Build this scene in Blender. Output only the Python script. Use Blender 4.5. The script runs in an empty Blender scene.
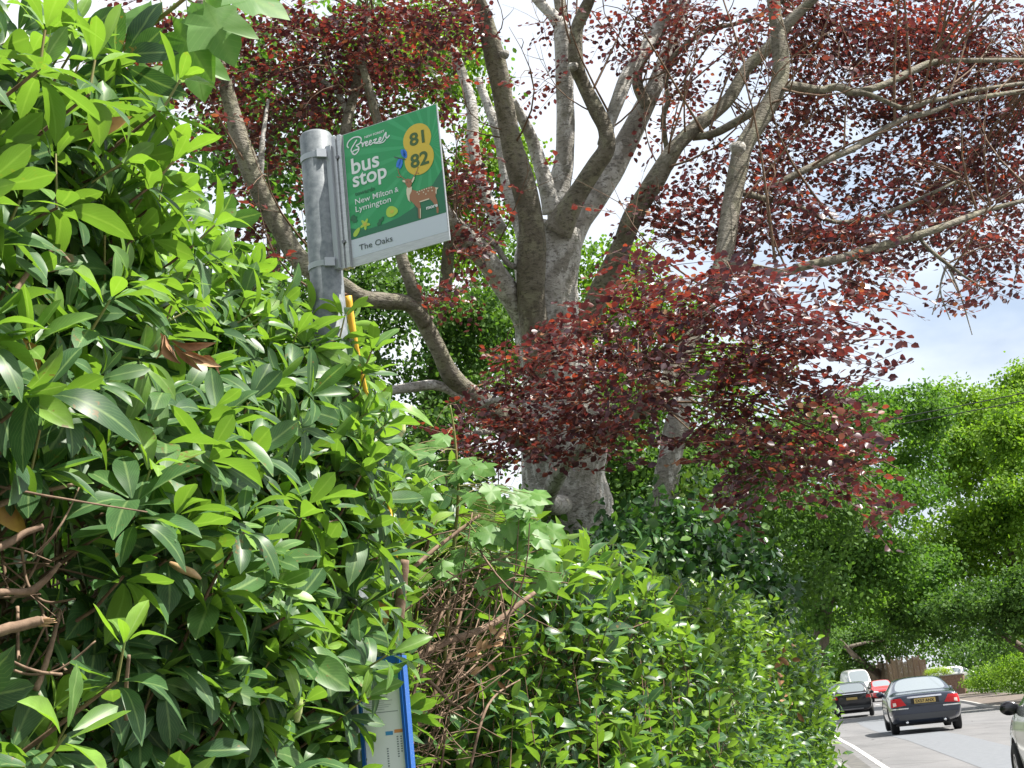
import bpy, bmesh, math, random
import numpy as np
from mathutils import Vector, Matrix, noise
from mathutils.bvhtree import BVHTree
R = math.radians
random.seed(7); rng = np.random.default_rng(7)
scene = bpy.context.scene
COL = scene.collection

# ------------------------------------------------------------------ camera
F = 1400.0; ROLL = R(6.0); PITCH = R(13.1); EYE = Vector((0, 0, 1.5))
fw = Vector((0, math.cos(PITCH), math.sin(PITCH))); r0 = Vector((1, 0, 0)); u0 = r0.cross(fw)
rt = math.cos(ROLL)*r0 - math.sin(ROLL)*u0; up = rt.cross(fw)
cd = bpy.data.cameras.new('camera'); cam = bpy.data.objects.new('camera', cd); COL.objects.link(cam)
m = Matrix((rt, up, -fw)).transposed().to_4x4(); m.translation = EYE; cam.matrix_world = m
cd.sensor_width = 36; cd.lens = 36*F/1024; cd.clip_end = 5000; cd.clip_start = .05
scene.camera = cam
def pt(px, py, d):                        # survey helper: bearing of a spot at a known depth -> world point
    return EYE + (fw + rt*((px-512)/F) - up*((py-384)/F))*d
def proj(P):
    v = Vector(P) - EYE; z = v.dot(fw)
    return (512+F*v.dot(rt)/z, 384-F*v.dot(up)/z, z)
NPR = np.array([list(rt), list(up), list(fw)])
def nproj(P):
    v = (P - np.array(EYE)) @ NPR.T
    return 512+F*v[:, 0]/v[:, 2], 384-F*v[:, 1]/v[:, 2], v[:, 2]
def gz(x, y):                             # the land falls gently beyond the bend
    return 0.0 if y < 32 else -0.0141*(min(y, 66)-32)
def ground_at(px, py):
    ray = fw + rt*((px-512)/F) - up*((py-384)/F)
    d = 5.0
    for _ in range(60):
        P = EYE + ray*d
        d += (P.z-gz(P.x, P.y))/max(1e-3, -ray.z)*.7
    P = EYE + ray*d
    return P

# ------------------------------------------------------------------ nodes
def mat(name, col=(.5, .5, .5), rough=.6, metal=0., spec=.5, ior=1.45):
    M = bpy.data.materials.new(name); M.use_nodes = True
    b = M.node_tree.nodes['Principled BSDF']
    b.inputs['Base Color'].default_value = (*col, 1); b.inputs['Roughness'].default_value = rough
    b.inputs['Metallic'].default_value = metal; b.inputs['Specular IOR Level'].default_value = spec
    b.inputs['IOR'].default_value = ior
    return M
def nd(M, t, **kw):
    n = M.node_tree.nodes.new(t)
    for k, v in kw.items(): setattr(n, k, v)
    return n
def lk(M, a, b): M.node_tree.links.new(a, b)
def ramp(M, stops, fac):
    n = nd(M, 'ShaderNodeValToRGB'); e = n.color_ramp.elements
    while len(e) < len(stops): e.new(.5)
    for i, (p, c) in enumerate(stops): e[i].position = p; e[i].color = (*c, 1)
    lk(M, fac, n.inputs[0]); return n.outputs[0]
def noisetex(M, scale, detail=4, rough=.55, vec=None, kind='Object'):
    tc = nd(M, 'ShaderNodeTexCoord'); n = nd(M, 'ShaderNodeTexNoise')
    n.inputs['Scale'].default_value = scale; n.inputs['Detail'].default_value = detail; n.inputs['Roughness'].default_value = rough
    mp = nd(M, 'ShaderNodeMapping')
    if vec: mp.inputs['Scale'].default_value = vec
    lk(M, tc.outputs[kind], mp.inputs[0]); lk(M, mp.outputs[0], n.inputs['Vector'])
    return n.outputs['Fac']
def bump(M, h, strength, dist=.01):
    b = nd(M, 'ShaderNodeBump'); b.inputs['Strength'].default_value = strength; b.inputs['Distance'].default_value = dist
    lk(M, h, b.inputs['Height']); lk(M, b.outputs[0], M.node_tree.nodes['Principled BSDF'].inputs['Normal'])
def mixc(M, fac, a, b, mode='MIX'):
    n = nd(M, 'ShaderNodeMix', data_type='RGBA', blend_type=mode)
    for i, v in ((0, fac), (6, a), (7, b)):
        if hasattr(v, 'links'): lk(M, v, n.inputs[i])
        elif isinstance(v, tuple): n.inputs[i].default_value = (*v, 1)
        else: n.inputs[i].default_value = v
    return n.outputs[2]
def noisy(name, c1, c2, scale, rough=.7, bscale=None, bstr=.3, bdist=.01, vec=None, metal=0., detail=5, p=(.35, .65)):
    M = mat(name, c1, rough, metal); f = noisetex(M, scale, detail, .6, vec)
    lk(M, ramp(M, [(p[0], c1), (p[1], c2)], f), M.node_tree.nodes['Principled BSDF'].inputs['Base Color'])
    if bscale: bump(M, noisetex(M, bscale, 6, .65, vec), bstr, bdist)
    return M
def leafmat(name, stops, rough=.4, transl=.3, tcol=None, rib=(.45, .6, .25), ribmix=.35, spec=.5, back=1.0):
    M = mat(name, stops[0][1], rough, 0, spec); b = M.node_tree.nodes['Principled BSDF']; out = M.node_tree.nodes['Material Output']
    at = nd(M, 'ShaderNodeAttribute', attribute_name='tint')
    col = ramp(M, stops, at.outputs['Fac'])
    uv = nd(M, 'ShaderNodeUVMap'); sx = nd(M, 'ShaderNodeSeparateXYZ'); lk(M, uv.outputs[0], sx.inputs[0])
    a = nd(M, 'ShaderNodeMath', operation='SUBTRACT'); lk(M, sx.outputs[0], a.inputs[0]); a.inputs[1].default_value = .5
    a2 = nd(M, 'ShaderNodeMath', operation='ABSOLUTE'); lk(M, a.outputs[0], a2.inputs[0])
    a3 = nd(M, 'ShaderNodeMapRange'); lk(M, a2.outputs[0], a3.inputs[0])
    a3.inputs[1].default_value = .015; a3.inputs[2].default_value = .07; a3.inputs[3].default_value = ribmix; a3.inputs[4].default_value = 0
    col = mixc(M, a3.outputs[0], col, rib)
    if ribmix > .25:                      # side veins, and a few brown blemishes
        v = nd(M, 'ShaderNodeMath', operation='MULTIPLY_ADD'); lk(M, a2.outputs[0], v.inputs[0]); v.inputs[1].default_value = -.75; lk(M, sx.outputs[1], v.inputs[2])
        v2 = nd(M, 'ShaderNodeMath', operation='MULTIPLY'); lk(M, v.outputs[0], v2.inputs[0]); v2.inputs[1].default_value = 75
        v3 = nd(M, 'ShaderNodeMath', operation='SINE'); lk(M, v2.outputs[0], v3.inputs[0])
        v4 = nd(M, 'ShaderNodeMapRange'); lk(M, v3.outputs[0], v4.inputs[0]); v4.inputs[1].default_value = .8; v4.inputs[2].default_value = 1; v4.inputs[3].default_value = 0; v4.inputs[4].default_value = .16
        col = mixc(M, v4.outputs[0], col, rib)
        sp = noisetex(M, 75, 2); big = noisetex(M, 9, 2)
        mm = nd(M, 'ShaderNodeMath', operation='MULTIPLY'); lk(M, sp, mm.inputs[0]); lk(M, big, mm.inputs[1])
        col = mixc(M, ramp(M, [(.39, (0, 0, 0)), (.43, (.85, .85, .85))], mm.outputs[0]), col, (.16, .11, .04))
    nz = noisetex(M, 22, 3)
    mr = nd(M, 'ShaderNodeMapRange'); lk(M, nz, mr.inputs[0]); mr.inputs[1].default_value = .3; mr.inputs[2].default_value = .7
    mr.inputs[3].default_value = .75; mr.inputs[4].default_value = 1.2
    hs = nd(M, 'ShaderNodeHueSaturation'); lk(M, mr.outputs[0], hs.inputs['Value']); lk(M, col, hs.inputs['Color']); col = hs.outputs[0]
    if back != 1.0:                       # leaf undersides are paler and matt
        g = nd(M, 'ShaderNodeNewGeometry')
        col = mixc(M, g.outputs['Backfacing'], col, mixc(M, .5, col, tuple(min(1, c*back) for c in stops[-1][1])))
    lk(M, col, b.inputs['Base Color'])
    t = nd(M, 'ShaderNodeBsdfTranslucent'); 
    tc = mixc(M, 1.0, col, tcol or (1.6, 1.7, .7), 'MULTIPLY'); lk(M, tc, t.inputs[0])
    mx = nd(M, 'ShaderNodeMixShader'); mx.inputs[0].default_value = transl
    lk(M, b.outputs[0], mx.inputs[1]); lk(M, t.outputs[0], mx.inputs[2]); lk(M, mx.outputs[0], out.inputs[0])
    return M

MT = {}
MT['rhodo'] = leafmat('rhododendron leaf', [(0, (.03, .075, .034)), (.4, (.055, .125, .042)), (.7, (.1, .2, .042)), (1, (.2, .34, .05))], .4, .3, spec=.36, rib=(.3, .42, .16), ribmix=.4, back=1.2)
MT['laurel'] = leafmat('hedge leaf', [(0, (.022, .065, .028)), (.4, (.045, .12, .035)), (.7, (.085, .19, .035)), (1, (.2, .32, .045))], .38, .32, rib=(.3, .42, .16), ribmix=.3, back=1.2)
MT['beech'] = leafmat('copper beech leaf', [(0, (.05, .027, .036)), (.4, (.088, .034, .04)), (.72, (.15, .05, .042)), (.9, (.25, .085, .045)), (1, (.22, .13, .06))], .34, .38, tcol=(1.65, .78, .62), rib=(.2, .08, .06), ribmix=.15, spec=.5)
MT['darkl'] = leafmat('ivy leaf', [(0, (.015, .045, .018)), (.6, (.035, .1, .028)), (1, (.1, .2, .04))], .36, .25, ribmix=0)
MT['sycamore'] = leafmat('sycamore leaf', [(0, (.03, .085, .03)), (1, (.09, .2, .035))], .5, .35, rib=(.3, .4, .16), ribmix=.3, back=1.3)
MT['lime'] = leafmat('bright tree leaf', [(0, (.06, .14, .02)), (1, (.2, .32, .035))], .6, .42, ribmix=0, spec=.25)
MT['limey'] = leafmat('clipped lime yellow leaf', [(0, (.16, .25, .015)), (1, (.32, .42, .03))], .5, .4, ribmix=0)
MT['green'] = leafmat('green tree leaf', [(0, (.045, .11, .025)), (1, (.12, .23, .04))], .6, .42, ribmix=0, spec=.25)
MT['dark'] = leafmat('dark tree leaf', [(0, (.036, .085, .024)), (1, (.1, .185, .038))], .6, .38, ribmix=0, spec=.22)
MT['deadleaf'] = noisy('dry brown leaf', (.2, .1, .045), (.33, .17, .08), 30, .7)
MT['yellowleaf'] = noisy('yellowing leaf', (.42, .27, .05), (.3, .16, .05), 25, .6)
MT['twig'] = noisy('shrub twig', (.085, .05, .03), (.19, .12, .075), 40, .8, 120, .4, .002)
MT['deadtwig'] = noisy('dead stem', (.11, .066, .045), (.25, .17, .115), 30, .85, 120, .5, .002)
MT['greenstem'] = noisy('green shoot', (.14, .2, .05), (.22, .16, .06), 20, .6)
MT['cutwood'] = noisy('broken wood', (.36, .2, .1), (.5, .33, .19), 60, .8)
MT['pod'] = noisy('seed pod', (.32, .2, .1), (.42, .3, .16), 50, .6)
MT['bud'] = noisy('cream bud', (.55, .52, .3), (.3, .4, .1), 40, .5)
def bark(name, c1, c2, c3):
    M = mat(name, c1, .8); b = M.node_tree.nodes['Principled BSDF']
    f1 = noisetex(M, 1.4, 6, .65); f2 = noisetex(M, 9, 5, .6, (1, 1, .45)); f3 = noisetex(M, 22, 4, .7, (.8, .8, 1.6))
    f4 = noisetex(M, 5, 6, .7)
    c = mixc(M, ramp(M, [(.5, (0, 0, 0)), (.6, (1, 1, 1))], f2), ramp(M, [(.42, c1), (.58, c2)], f1), c3)
    c = mixc(M, ramp(M, [(.52, (0, 0, 0)), (.62, (.8, .8, .8))], f3), c, tuple(x*.5 for x in c1))
    c = mixc(M, ramp(M, [(.54, (0, 0, 0)), (.66, (.7, .7, .7))], f4), c, (c1[0]*.62, c1[1]*.66, c1[2]*.5))
    lk(M, c, b.inputs['Base Color']); bump(M, f3, .8, .04); return M
MT['bark'] = bark('beech bark', (.24, .225, .195), (.45, .435, .4), (.52, .51, .485))
MT['bark_moss'] = bark('mossy beech bark', (.12, .105, .075), (.22, .2, .16), (.2, .19, .13))
MT['bark2'] = bark('tree bark', (.09, .07, .05), (.16, .13, .1), (.13, .12, .08))

# ------------------------------------------------------------------ mesh helpers
class MB:
    def __init__(s): s.v = []; s.f = []; s.m = []
    def add(s, vs, fs, mi=0):
        k = len(s.v); s.v += [tuple(v) for v in vs]; s.f += [tuple(i+k for i in f) for f in fs]; s.m += [mi]*len(fs)
    def box(s, c, size, mi=0, M=None):
        c = Vector(c); h = Vector(size)/2
        vs = [Vector((sx*h.x, sy*h.y, sz*h.z)) for sx in (-1, 1) for sy in (-1, 1) for sz in (-1, 1)]
        vs = [(M @ v if M else v)+c for v in vs]
        s.add(vs, [(0, 1, 3, 2), (4, 6, 7, 5), (0, 4, 5, 1), (2, 3, 7, 6), (0, 2, 6, 4), (1, 5, 7, 3)], mi)
    def tube(s, P, rad, n=8, mi=0, cap=True, wob=0.):
        P = [Vector(p) for p in P]; L = len(P)
        if not hasattr(rad, '__len__'): rad = [rad]*L
        T = [((P[min(i+1, L-1)]-P[max(i-1, 0)]).normalized()) for i in range(L)]
        a = T[0].orthogonal().normalized(); rings = []; k = len(s.v)
        for i in range(L):
            a = (a - T[i]*a.dot(T[i])).normalized(); b = T[i].cross(a)
            for j in range(n):
                t = 2*math.pi*j/n
                r = rad[i]
                if wob: r *= 1+wob*noise.noise((P[i]*3.1)+Vector((math.cos(t), math.sin(t), 0))*1.3)
                s.v.append(tuple(P[i]+(a*math.cos(t)+b*math.sin(t))*r))
        for i in range(L-1):
            for j in range(n):
                s.f.append((k+i*n+j, k+i*n+(j+1) % n, k+(i+1)*n+(j+1) % n, k+(i+1)*n+j)); s.m.append(mi)
        if cap:
            s.f.append(tuple(k+j for j in range(n))[::-1]); s.m.append(mi)
            s.f.append(tuple(k+(L-1)*n+j for j in range(n))); s.m.append(mi)
    def build(s, name, mats, parent=None, smooth=True, loc=None):
        me = bpy.data.meshes.new(name)
        vs = s.v
        if loc is not None: vs = [tuple(Vector(v)-Vector(loc)) for v in vs]
        me.from_pydata(vs, [], s.f)
        for M in (mats if isinstance(mats, (list, tuple)) else [mats]): me.materials.append(M)
        me.polygons.foreach_set('material_index', s.m); me.polygons.foreach_set('use_smooth', [smooth]*len(s.f)); me.update()
        return link(name, me, parent, loc)
def link(name, me, parent=None, loc=None):
    o = bpy.data.objects.new(name, me); COL.objects.link(o)
    if parent: o.parent = parent
    if loc is not None: o.location = loc
    return o
def tag(o, label=None, cat=None, group=None, kind=None):
    for k, v in (('label', label), ('category', cat), ('group', group), ('kind', kind)):
        if v: o[k] = v
    return o
def thing(name, loc=(0, 0, 0), rz=0):
    o = bpy.data.objects.new(name, None); COL.objects.link(o); o.location = loc; o.rotation_euler = (0, 0, rz); o.empty_display_size = .2
    return o
def copy_thing(o, loc, rz=None):
    c = o.copy(); COL.objects.link(c); c.location = loc
    if rz is not None: c.rotation_euler = (0, 0, rz)
    for p in o.children:
        q = p.copy(); COL.objects.link(q); q.parent = c
        for r in p.children:
            t = r.copy(); COL.objects.link(t); t.parent = q
    return c
def smooth_path(P, R_, sub=5):
    P = [Vector(p) for p in P]; out = []; rr = []
    for i in range(len(P)-1):
        p0, p1, p2, p3 = P[max(i-1, 0)], P[i], P[i+1], P[min(i+2, len(P)-1)]
        for k in range(sub):
            t = k/sub
            out.append(.5*((2*p1)+(-p0+p2)*t+(2*p0-5*p1+4*p2-p3)*t*t+(-p0+3*p1-3*p2+p3)*t**3)); rr.append(R_[i]*(1-t)+R_[i+1]*t)
    out.append(P[-1]); rr.append(R_[-1]); return out, rr

# leaf templates: (verts Nx3 with y along the leaf, uv, faces)
def leaf_tmpl(na, nl, shape, droop, fold, curl=0., wave=0., bend=0.):
    V = []; U = []; Fc = []
    for j in range(nl+1):
        t = j/nl; w = shape(t)
        yy = t; zz = -droop*t*t
        for i in range(na+1):
            s = i/na*2-1
            V.append((s*w+bend*t*t, yy*(1-.25*abs(droop)*t), zz+fold*abs(s)*w*1.2+curl*s*w+wave*math.sin(t*9+s*2)*w)); U.append((i/na, t))
    for j in range(nl):
        for i in range(na):
            a = j*(na+1)+i; Fc.append((a, a+1, a+na+2, a+na+1))
    return np.array(V, float), np.array(U, float), np.array(Fc, int)
def sh_obov(t): return max(.004, .172*math.sin(math.pi*min(1, t**1.3))**.66*(1 if t < .97 else .85)) if 0 < t < 1 else (.012 if t == 0 else .004)
def sh_ell(t): return max(.02, .22*math.sin(math.pi*t**.95)**.8) if 0 < t < 1 else (.02 if t == 0 else .006)
T_RH = [leaf_tmpl(2, 7, sh_obov, *q) for q in ((.65, .3, .3, .1, .08), (.85, .1, -.25, .08, -.1), (.3, .55, .35, .12, -.07), (.2, .05, 0, .16, .1), (.1, .22, 0, .03), (.3, .15, .1, .05), (.5, .12, -.1, .04), (-.12, .3, .05, .03), (.2, .4, -.15, .06))]
T_DRY = [leaf_tmpl(2, 7, sh_obov, *q) for q in ((.5, 1.1, .5, .35, .1), (.8, 1.4, -.4, .4, -.15), (-.4, .9, .3, .45, .12), (.2, 1.6, .2, .3, 0))]
T_LA = [leaf_tmpl(2, 4, sh_ell, d, f, c, w) for d, f, c, w in ((.1, .3, 0, .04), (.3, .2, .1, .06), (.05, .5, -.1, .05), (.45, .15, 0, .04))]
hexv = np.array([(0, 0, 0), (.3, .32, .07), (.27, .68, .06), (0, 1, -.03), (-.27, .68, .06), (-.3, .32, .07)], float)
hexu = np.array([(.5, 0), (1, .3), (1, .7), (.5, 1), (0, .7), (0, .3)], float)
T_HX = [(hexv*np.array([1, 1, s]), hexu, np.array([(0, 1, 2, 3), (0, 3, 4, 5)])) for s in (1, -.6, 2.2)]
def syc():                                # a five-lobed leaf
    ang = [(-155, .35), (-135, .6), (-118, .74), (-104, .58), (-88, .66), (-72, .8), (-58, .98), (-47, .78), (-36, .64), (-24, .78), (-12, .9)]; ang = ang+[(0, 1.1)]+[(-a, r) for a, r in ang[::-1]]
    V = [(0, 0, 0), (0, .45, -.02)]; U = [(.5, 0), (.5, .5)]
    for a, r in ang:
        V.append((math.sin(R(a))*r*.62, math.cos(R(a))*r*.62+.36, -.12*r*r+.05*math.sin(a))); U.append((.5+math.sin(R(a))*r*.5, .4+math.cos(R(a))*r*.5))
    n = len(ang); Fc = [(1, 2+i, 3+i) for i in range(n-1)]+[(0, 2, 1), (0, 1, 1+n)]
    return np.array(V), np.array(U), np.array(Fc)
T_SY = [syc()]
def unit(a): return a/np.maximum(1e-9, np.linalg.norm(a, axis=-1, keepdims=True))
class Leaves:
    def __init__(s, T): s.T = T; s.P = []; s.D = []; s.N = []; s.S = []; s.W = []; s.C = []
    def add(s, p, d, n, size, w=1., tint=.5):
        s.P.append(tuple(p)); s.D.append(tuple(d)); s.N.append(tuple(n)); s.S.append(size); s.W.append(w); s.C.append(tint)
    def addn(s, P, D, N, S, W, C):
        s.P += list(map(tuple, P)); s.D += list(map(tuple, D)); s.N += list(map(tuple, N)); s.S += list(S); s.W += list(W); s.C += list(C)
    def build(s, name, M, parent=None, loc=(0, 0, 0), smooth=True):
        P = np.array(s.P)-np.array(loc); D = unit(np.array(s.D)); N = np.array(s.N)
        X = unit(np.cross(D, N)); N = np.cross(X, D); S = np.array(s.S); W = np.array(s.W); C = np.array(s.C)
        tid = rng.integers(0, len(s.T), len(P)); VV = []; FF = []; UU = []; CC = []; base = 0; sizes = []
        for k, (tv, tu, tf) in enumerate(s.T):
            I = np.nonzero(tid == k)[0]
            if not len(I): continue
            v = P[I][:, None]+S[I][:, None, None]*(X[I][:, None]*(tv[None, :, 0:1]*W[I][:, None, None])+D[I][:, None]*tv[None, :, 1:2]+N[I][:, None]*tv[None, :, 2:3])
            nv = len(tv); VV.append(v.reshape(-1, 3))
            f = tf[None]+(base+np.arange(len(I))*nv)[:, None, None]; FF.append((f.reshape(-1), tf.shape[1], len(I)*len(tf)))
            UU.append(np.tile(tu[tf.reshape(-1)], (len(I), 1))); CC.append(np.repeat(C[I], nv)); base += len(I)*nv
        me = bpy.data.meshes.new(name); V = np.concatenate(VV); me.vertices.add(len(V)); me.vertices.foreach_set('co', V.ravel())
        li = np.concatenate([a for a, _, _ in FF]); tot = np.concatenate([np.full(n, c) for _, c, n in FF])
        me.loops.add(len(li)); me.loops.foreach_set('vertex_index', li.astype(np.int32))
        me.polygons.add(len(tot)); st = np.concatenate([[0], np.cumsum(tot)[:-1]]); me.polygons.foreach_set('loop_start', st.astype(np.int32))
        me.polygons.foreach_set('use_smooth', np.full(len(tot), smooth))
        uv = me.uv_layers.new(name='UVMap'); uv.data.foreach_set('uv', np.concatenate(UU).ravel())
        at = me.attributes.new('tint', 'FLOAT', 'POINT'); at.data.foreach_set('value', np.concatenate(CC).astype(np.float32))
        me.materials.append(M); me.update(calc_edges=True); me.validate()
        return link(name, me, parent, loc)
def rv(): return Vector((random.gauss(0, 1), random.gauss(0, 1), random.gauss(0, 1))).normalized()
def bent(a, b, sag, n=5, jit=.0):
    a = Vector(a); b = Vector(b); out = []
    j = rv()*jit
    for i in range(n+1):
        t = i/n; p = a.lerp(b, t)+j*math.sin(math.pi*t); p.z += sag*math.sin(math.pi*t); out.append(p)
    return out
# ------------------------------------------------------------------ bus stop post with its flag
YAW = R(-27.2); SU = Vector((math.cos(YAW), math.sin(YAW), 0)); SV = Vector((0, 0, -1)); SN = SU.cross(Vector((0, 0, 1)))   # SN looks at the road side
SO = pt(342.0, 135.2, 4.3); SW, SH = .342, .4275
def on_sign(px, py):
    ray = fw + rt*((px-512)/F) - up*((py-384)/F); d = (SO-EYE).dot(SN)/ray.dot(SN); P = EYE+ray*d-SO
    return P.dot(SU), P.dot(SV)
MT['galv'] = noisy('galvanised steel', (.105, .122, .135), (.2, .218, .23), 42, .55, 120, .2, .002, metal=.1, p=(.36, .66))
MT['alu'] = noisy('brushed aluminium', (.36, .37, .38), (.46, .47, .48), 30, .38, metal=.7, vec=(1, 1, 12))
MT['strip'] = mat('pale steel strip', (.32, .34, .37), .45, .3)
MT['bolt'] = mat('dull bolt', (.16, .16, .17), .4, .8)
def flat(name, c, rough=.35): MT[name] = mat(name.replace('_', ' '), c, rough); return MT[name]
for n, c in (('print_white', (.66, .68, .7)), ('print_hill', (.012, .135, .065)), ('print_ink', (.02, .09, .05)), ('print_yellow', (.58, .41, .035)),
             ('print_brown', (.3, .13, .06)), ('print_cream', (.62, .55, .42)), ('print_lime', (.36, .52, .05)), ('print_gold', (.5, .42, .05)),
             ('print_blue', (.02, .16, .6)), ('print_grey', (.04, .06, .06)), ('print_leafdark', (.01, .12, .045)), ('print_strip', (.5, .54, .62)), ('print_olive', (.045, .1, .02))): flat(n, c)
Mg = mat('printed green', (.03, .34, .12), .35); _b = Mg.node_tree.nodes['Principled BSDF']
_tc = nd(Mg, 'ShaderNodeTexCoord'); _s = nd(Mg, 'ShaderNodeSeparateXYZ'); lk(Mg, _tc.outputs['Object'], _s.inputs[0])
_x = nd(Mg, 'ShaderNodeMath', operation='SUBTRACT'); lk(Mg, _s.outputs[0], _x.inputs[0]); _x.inputs[1].default_value = .27
_y = nd(Mg, 'ShaderNodeMath', operation='ADD'); lk(Mg, _s.outputs[2], _y.inputs[0]); _y.inputs[1].default_value = .12
_a = nd(Mg, 'ShaderNodeMath', operation='ARCTAN2'); lk(Mg, _y.outputs[0], _a.inputs[0]); lk(Mg, _x.outputs[0], _a.inputs[1])
_m = nd(Mg, 'ShaderNodeMath', operation='MULTIPLY'); lk(Mg, _a.outputs[0], _m.inputs[0]); _m.inputs[1].default_value = 22
_w = nd(Mg, 'ShaderNodeMath', operation='SINE'); lk(Mg, _m.outputs[0], _w.inputs[0])
_c = ramp(Mg, [(.35, (.014, .27, .088)), (.75, (.032, .32, .12))], _w.outputs[0])
_c = mixc(Mg, ramp(Mg, [(.45, (0, 0, 0)), (.75, (.3, .3, .3))], noisetex(Mg, 9, 6, .65, (1, 1, .35))), _c, (.05, .2, .09))        # a film of grime
lk(Mg, _c, _b.inputs['Base Color'])
MT['print_green'] = Mg

POLE_C = SO - SU*.0965; POLE_C.z = 0
bus = thing('bus_stop', POLE_C); tag(bus, 'galvanised bus stop post with a green printed flag, rising out of the hedge', 'bus stop')
ztop = pt(316, 132.5, 4.34).z
mb = MB(); prof = [(0, .0505), (ztop-.012, .0505), (ztop-.004, .0455), (ztop, .038), (ztop+.003, .0)]
n = 40
for z, r_ in prof:
    for j in range(n): mb.v.append((r_*math.cos(2*math.pi*j/n), r_*math.sin(2*math.pi*j/n), z))
for i in range(len(prof)-1):
    for j in range(n): mb.f.append((i*n+j, i*n+(j+1) % n, (i+1)*n+(j+1) % n, (i+1)*n+j)); mb.m.append(0)
mb.build('pole', MT['galv'], bus)
zs0 = SO.z
ANG = math.atan2(SU.y, SU.x)
M3 = Matrix.Rotation(ANG, 3, 'Z')
for zc in (zs0-.055, zs0-.405):           # clamp bands
    mb = MB(); n = 40
    rr = (.0505, .053, .053, .0505); zz = (-.009, -.009, .009, .009)
    for j in range(n):
        for k in range(4): mb.v.append((rr[k]*math.cos(2*math.pi*j/n), rr[k]*math.sin(2*math.pi*j/n), zc+zz[k]))
    for j in range(n):
        for k in range(4): a = j*4; b = ((j+1) % n)*4; mb.f.append((a+k, b+k, b+(k+1) % 4, a+(k+1) % 4)); mb.m.append(0)
    c = Vector((math.cos(ANG-.75), math.sin(ANG-.75), 0))*.053; mb.box((c.x, c.y, zc), (.016, .03, .026), 0, Matrix.Rotation(ANG-.75, 3, 'Z'))
    mb.build('clamp', MT['strip'], bus, smooth=False)
def S2L(u, v, o=0.): return SU*u + SV*v + SN*o          # sign plane, relative to SO
flagp = bpy.data.objects.new('flag_bracket', None)
# vertical channel that holds the flag, with a pale strip against the post
mb = MB()
def sbox(mb, u0, u1, v0, v1, o0, o1, mi=0):
    vs = [S2L(u, v, o) for u in (u0, u1) for v in (v0, v1) for o in (o0, o1)]
    mb.add(vs, [(0, 1, 3, 2), (4, 6, 7, 5), (0, 4, 5, 1), (2, 3, 7, 6), (0, 2, 6, 4), (1, 5, 7, 3)], mi)
sbox(mb, -.032, -.019, 0, SH, -.012, .012); sbox(mb, -.019, -.012, .001, SH-.001, -.01, .006); sbox(mb, -.012, -.0005, 0, SH, -.012, .011)
off = SO-POLE_C
def shift(o): o.location = off; return o
shift(mb.build('flag_bracket', MT['alu'], bus, smooth=False)); bpy.data.objects.remove(flagp)
mb = MB(); sbox(mb, -.05, -.0325, .03, SH-.002, -.006, .022); shift(mb.build('mounting_strip', MT['strip'], bus, smooth=False))
for v in (.072, .345):
    mb = MB(); c = S2L(-.0155, v, 0)
    P = [c+SN*t for t in (.006, .015, .0152)]; mb.tube(P, [.0065, .0065, .004], 6)
    shift(mb.build('bolt', MT['bolt'], bus, smooth=False))
mb = MB(); sbox(mb, 0, SW, 0, SH, -.005, 0); panel = shift(mb.build('sign_panel', MT['alu'], bus, smooth=False))
def poly2(mb, pts, lay, mi=0):
    vs = [S2L(u, v, .0005*lay) for u, v in pts]
    from mathutils.geometry import tessellate_polygon
    tri = tessellate_polygon([[Vector((u, -v, 0)) for u, v in pts]]); fs = []
    for t in tri:
        a, b, c = (vs[i] for i in t); fs.append(tuple(t) if (b-a).cross(c-a).dot(SN) > 0 else tuple(t)[::-1])
    mb.add(vs, fs, mi)
def disc2(mb, c, ru, rvv, lay, mi=0, n=40): poly2(mb, [(c[0]+ru*math.cos(2*math.pi*k/n), c[1]+rvv*math.sin(2*math.pi*k/n)) for k in range(n)], lay, mi)
def text2(mb, s, u0, vb, width=None, height=None, lay=4, mi=0, bold=0., to=None, shear=0.):
    to = to or S2L
    cu = bpy.data.curves.new('t', 'FONT'); cu.body = s; cu.offset = bold; cu.resolution_u = 4; cu.shear = shear
    o = bpy.data.objects.new('t', cu); COL.objects.link(o); bpy.context.view_layer.update()
    me = bpy.data.meshes.new_from_object(o.evaluated_get(bpy.context.evaluated_depsgraph_get()))
    V = [v.co.copy() for v in me.vertices]; x0 = min(v.x for v in V); x1 = max(v.x for v in V); 
    hcap = .73
    sx = width/(x1-x0) if width else height/hcap; sy = height/hcap if height else sx
    mb.add([to(u0+(v.x-x0)*sx, vb-v.y*sy, .0005*lay) for v in V], [list(p.vertices) for p in me.polygons], mi)
    bpy.data.objects.remove(o); bpy.data.curves.remove(cu); bpy.data.meshes.remove(me)
def stroke2(mb, pts, wid, lay, mi=0):
    P, _ = smooth_path([Vector((a, b, 0)) for a, b in pts], [1]*len(pts), 6)
    for i in range(len(P)-1):
        d = (P[i+1]-P[i]); 
        if d.length < 1e-6: continue
        d.normalize(); nn = Vector((-d.y, d.x, 0))*wid/2; a = P[i]-d*wid*.25; b = P[i+1]+d*wid*.25
        vs = [S2L(q.x, q.y, .0005*lay+.00002*(i % 5)) for q in (a+nn, b+nn, b-nn, a-nn)]; mb.add(vs, [(0, 1, 2, 3)], mi)
GB = .80*SH
mb = MB(); poly2(mb, [(.004, .0015), (SW-.003, .0015), (SW-.003, GB), (.004, GB)], 1, 0)
hill = [on_sign(*p) for p in ((351, 228.3), (360, 229.5), (369.3, 228.8), (385.3, 223.6), (399.4, 217.3), (413.9, 207.6), (424, 197), (433.4, 183.8), (441, 169.7))]
hill = [(.004, hill[0][1])]+hill[1:-1]+[(SW-.003, hill[-1][1]), (SW-.003, GB), (.004, GB)]
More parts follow.
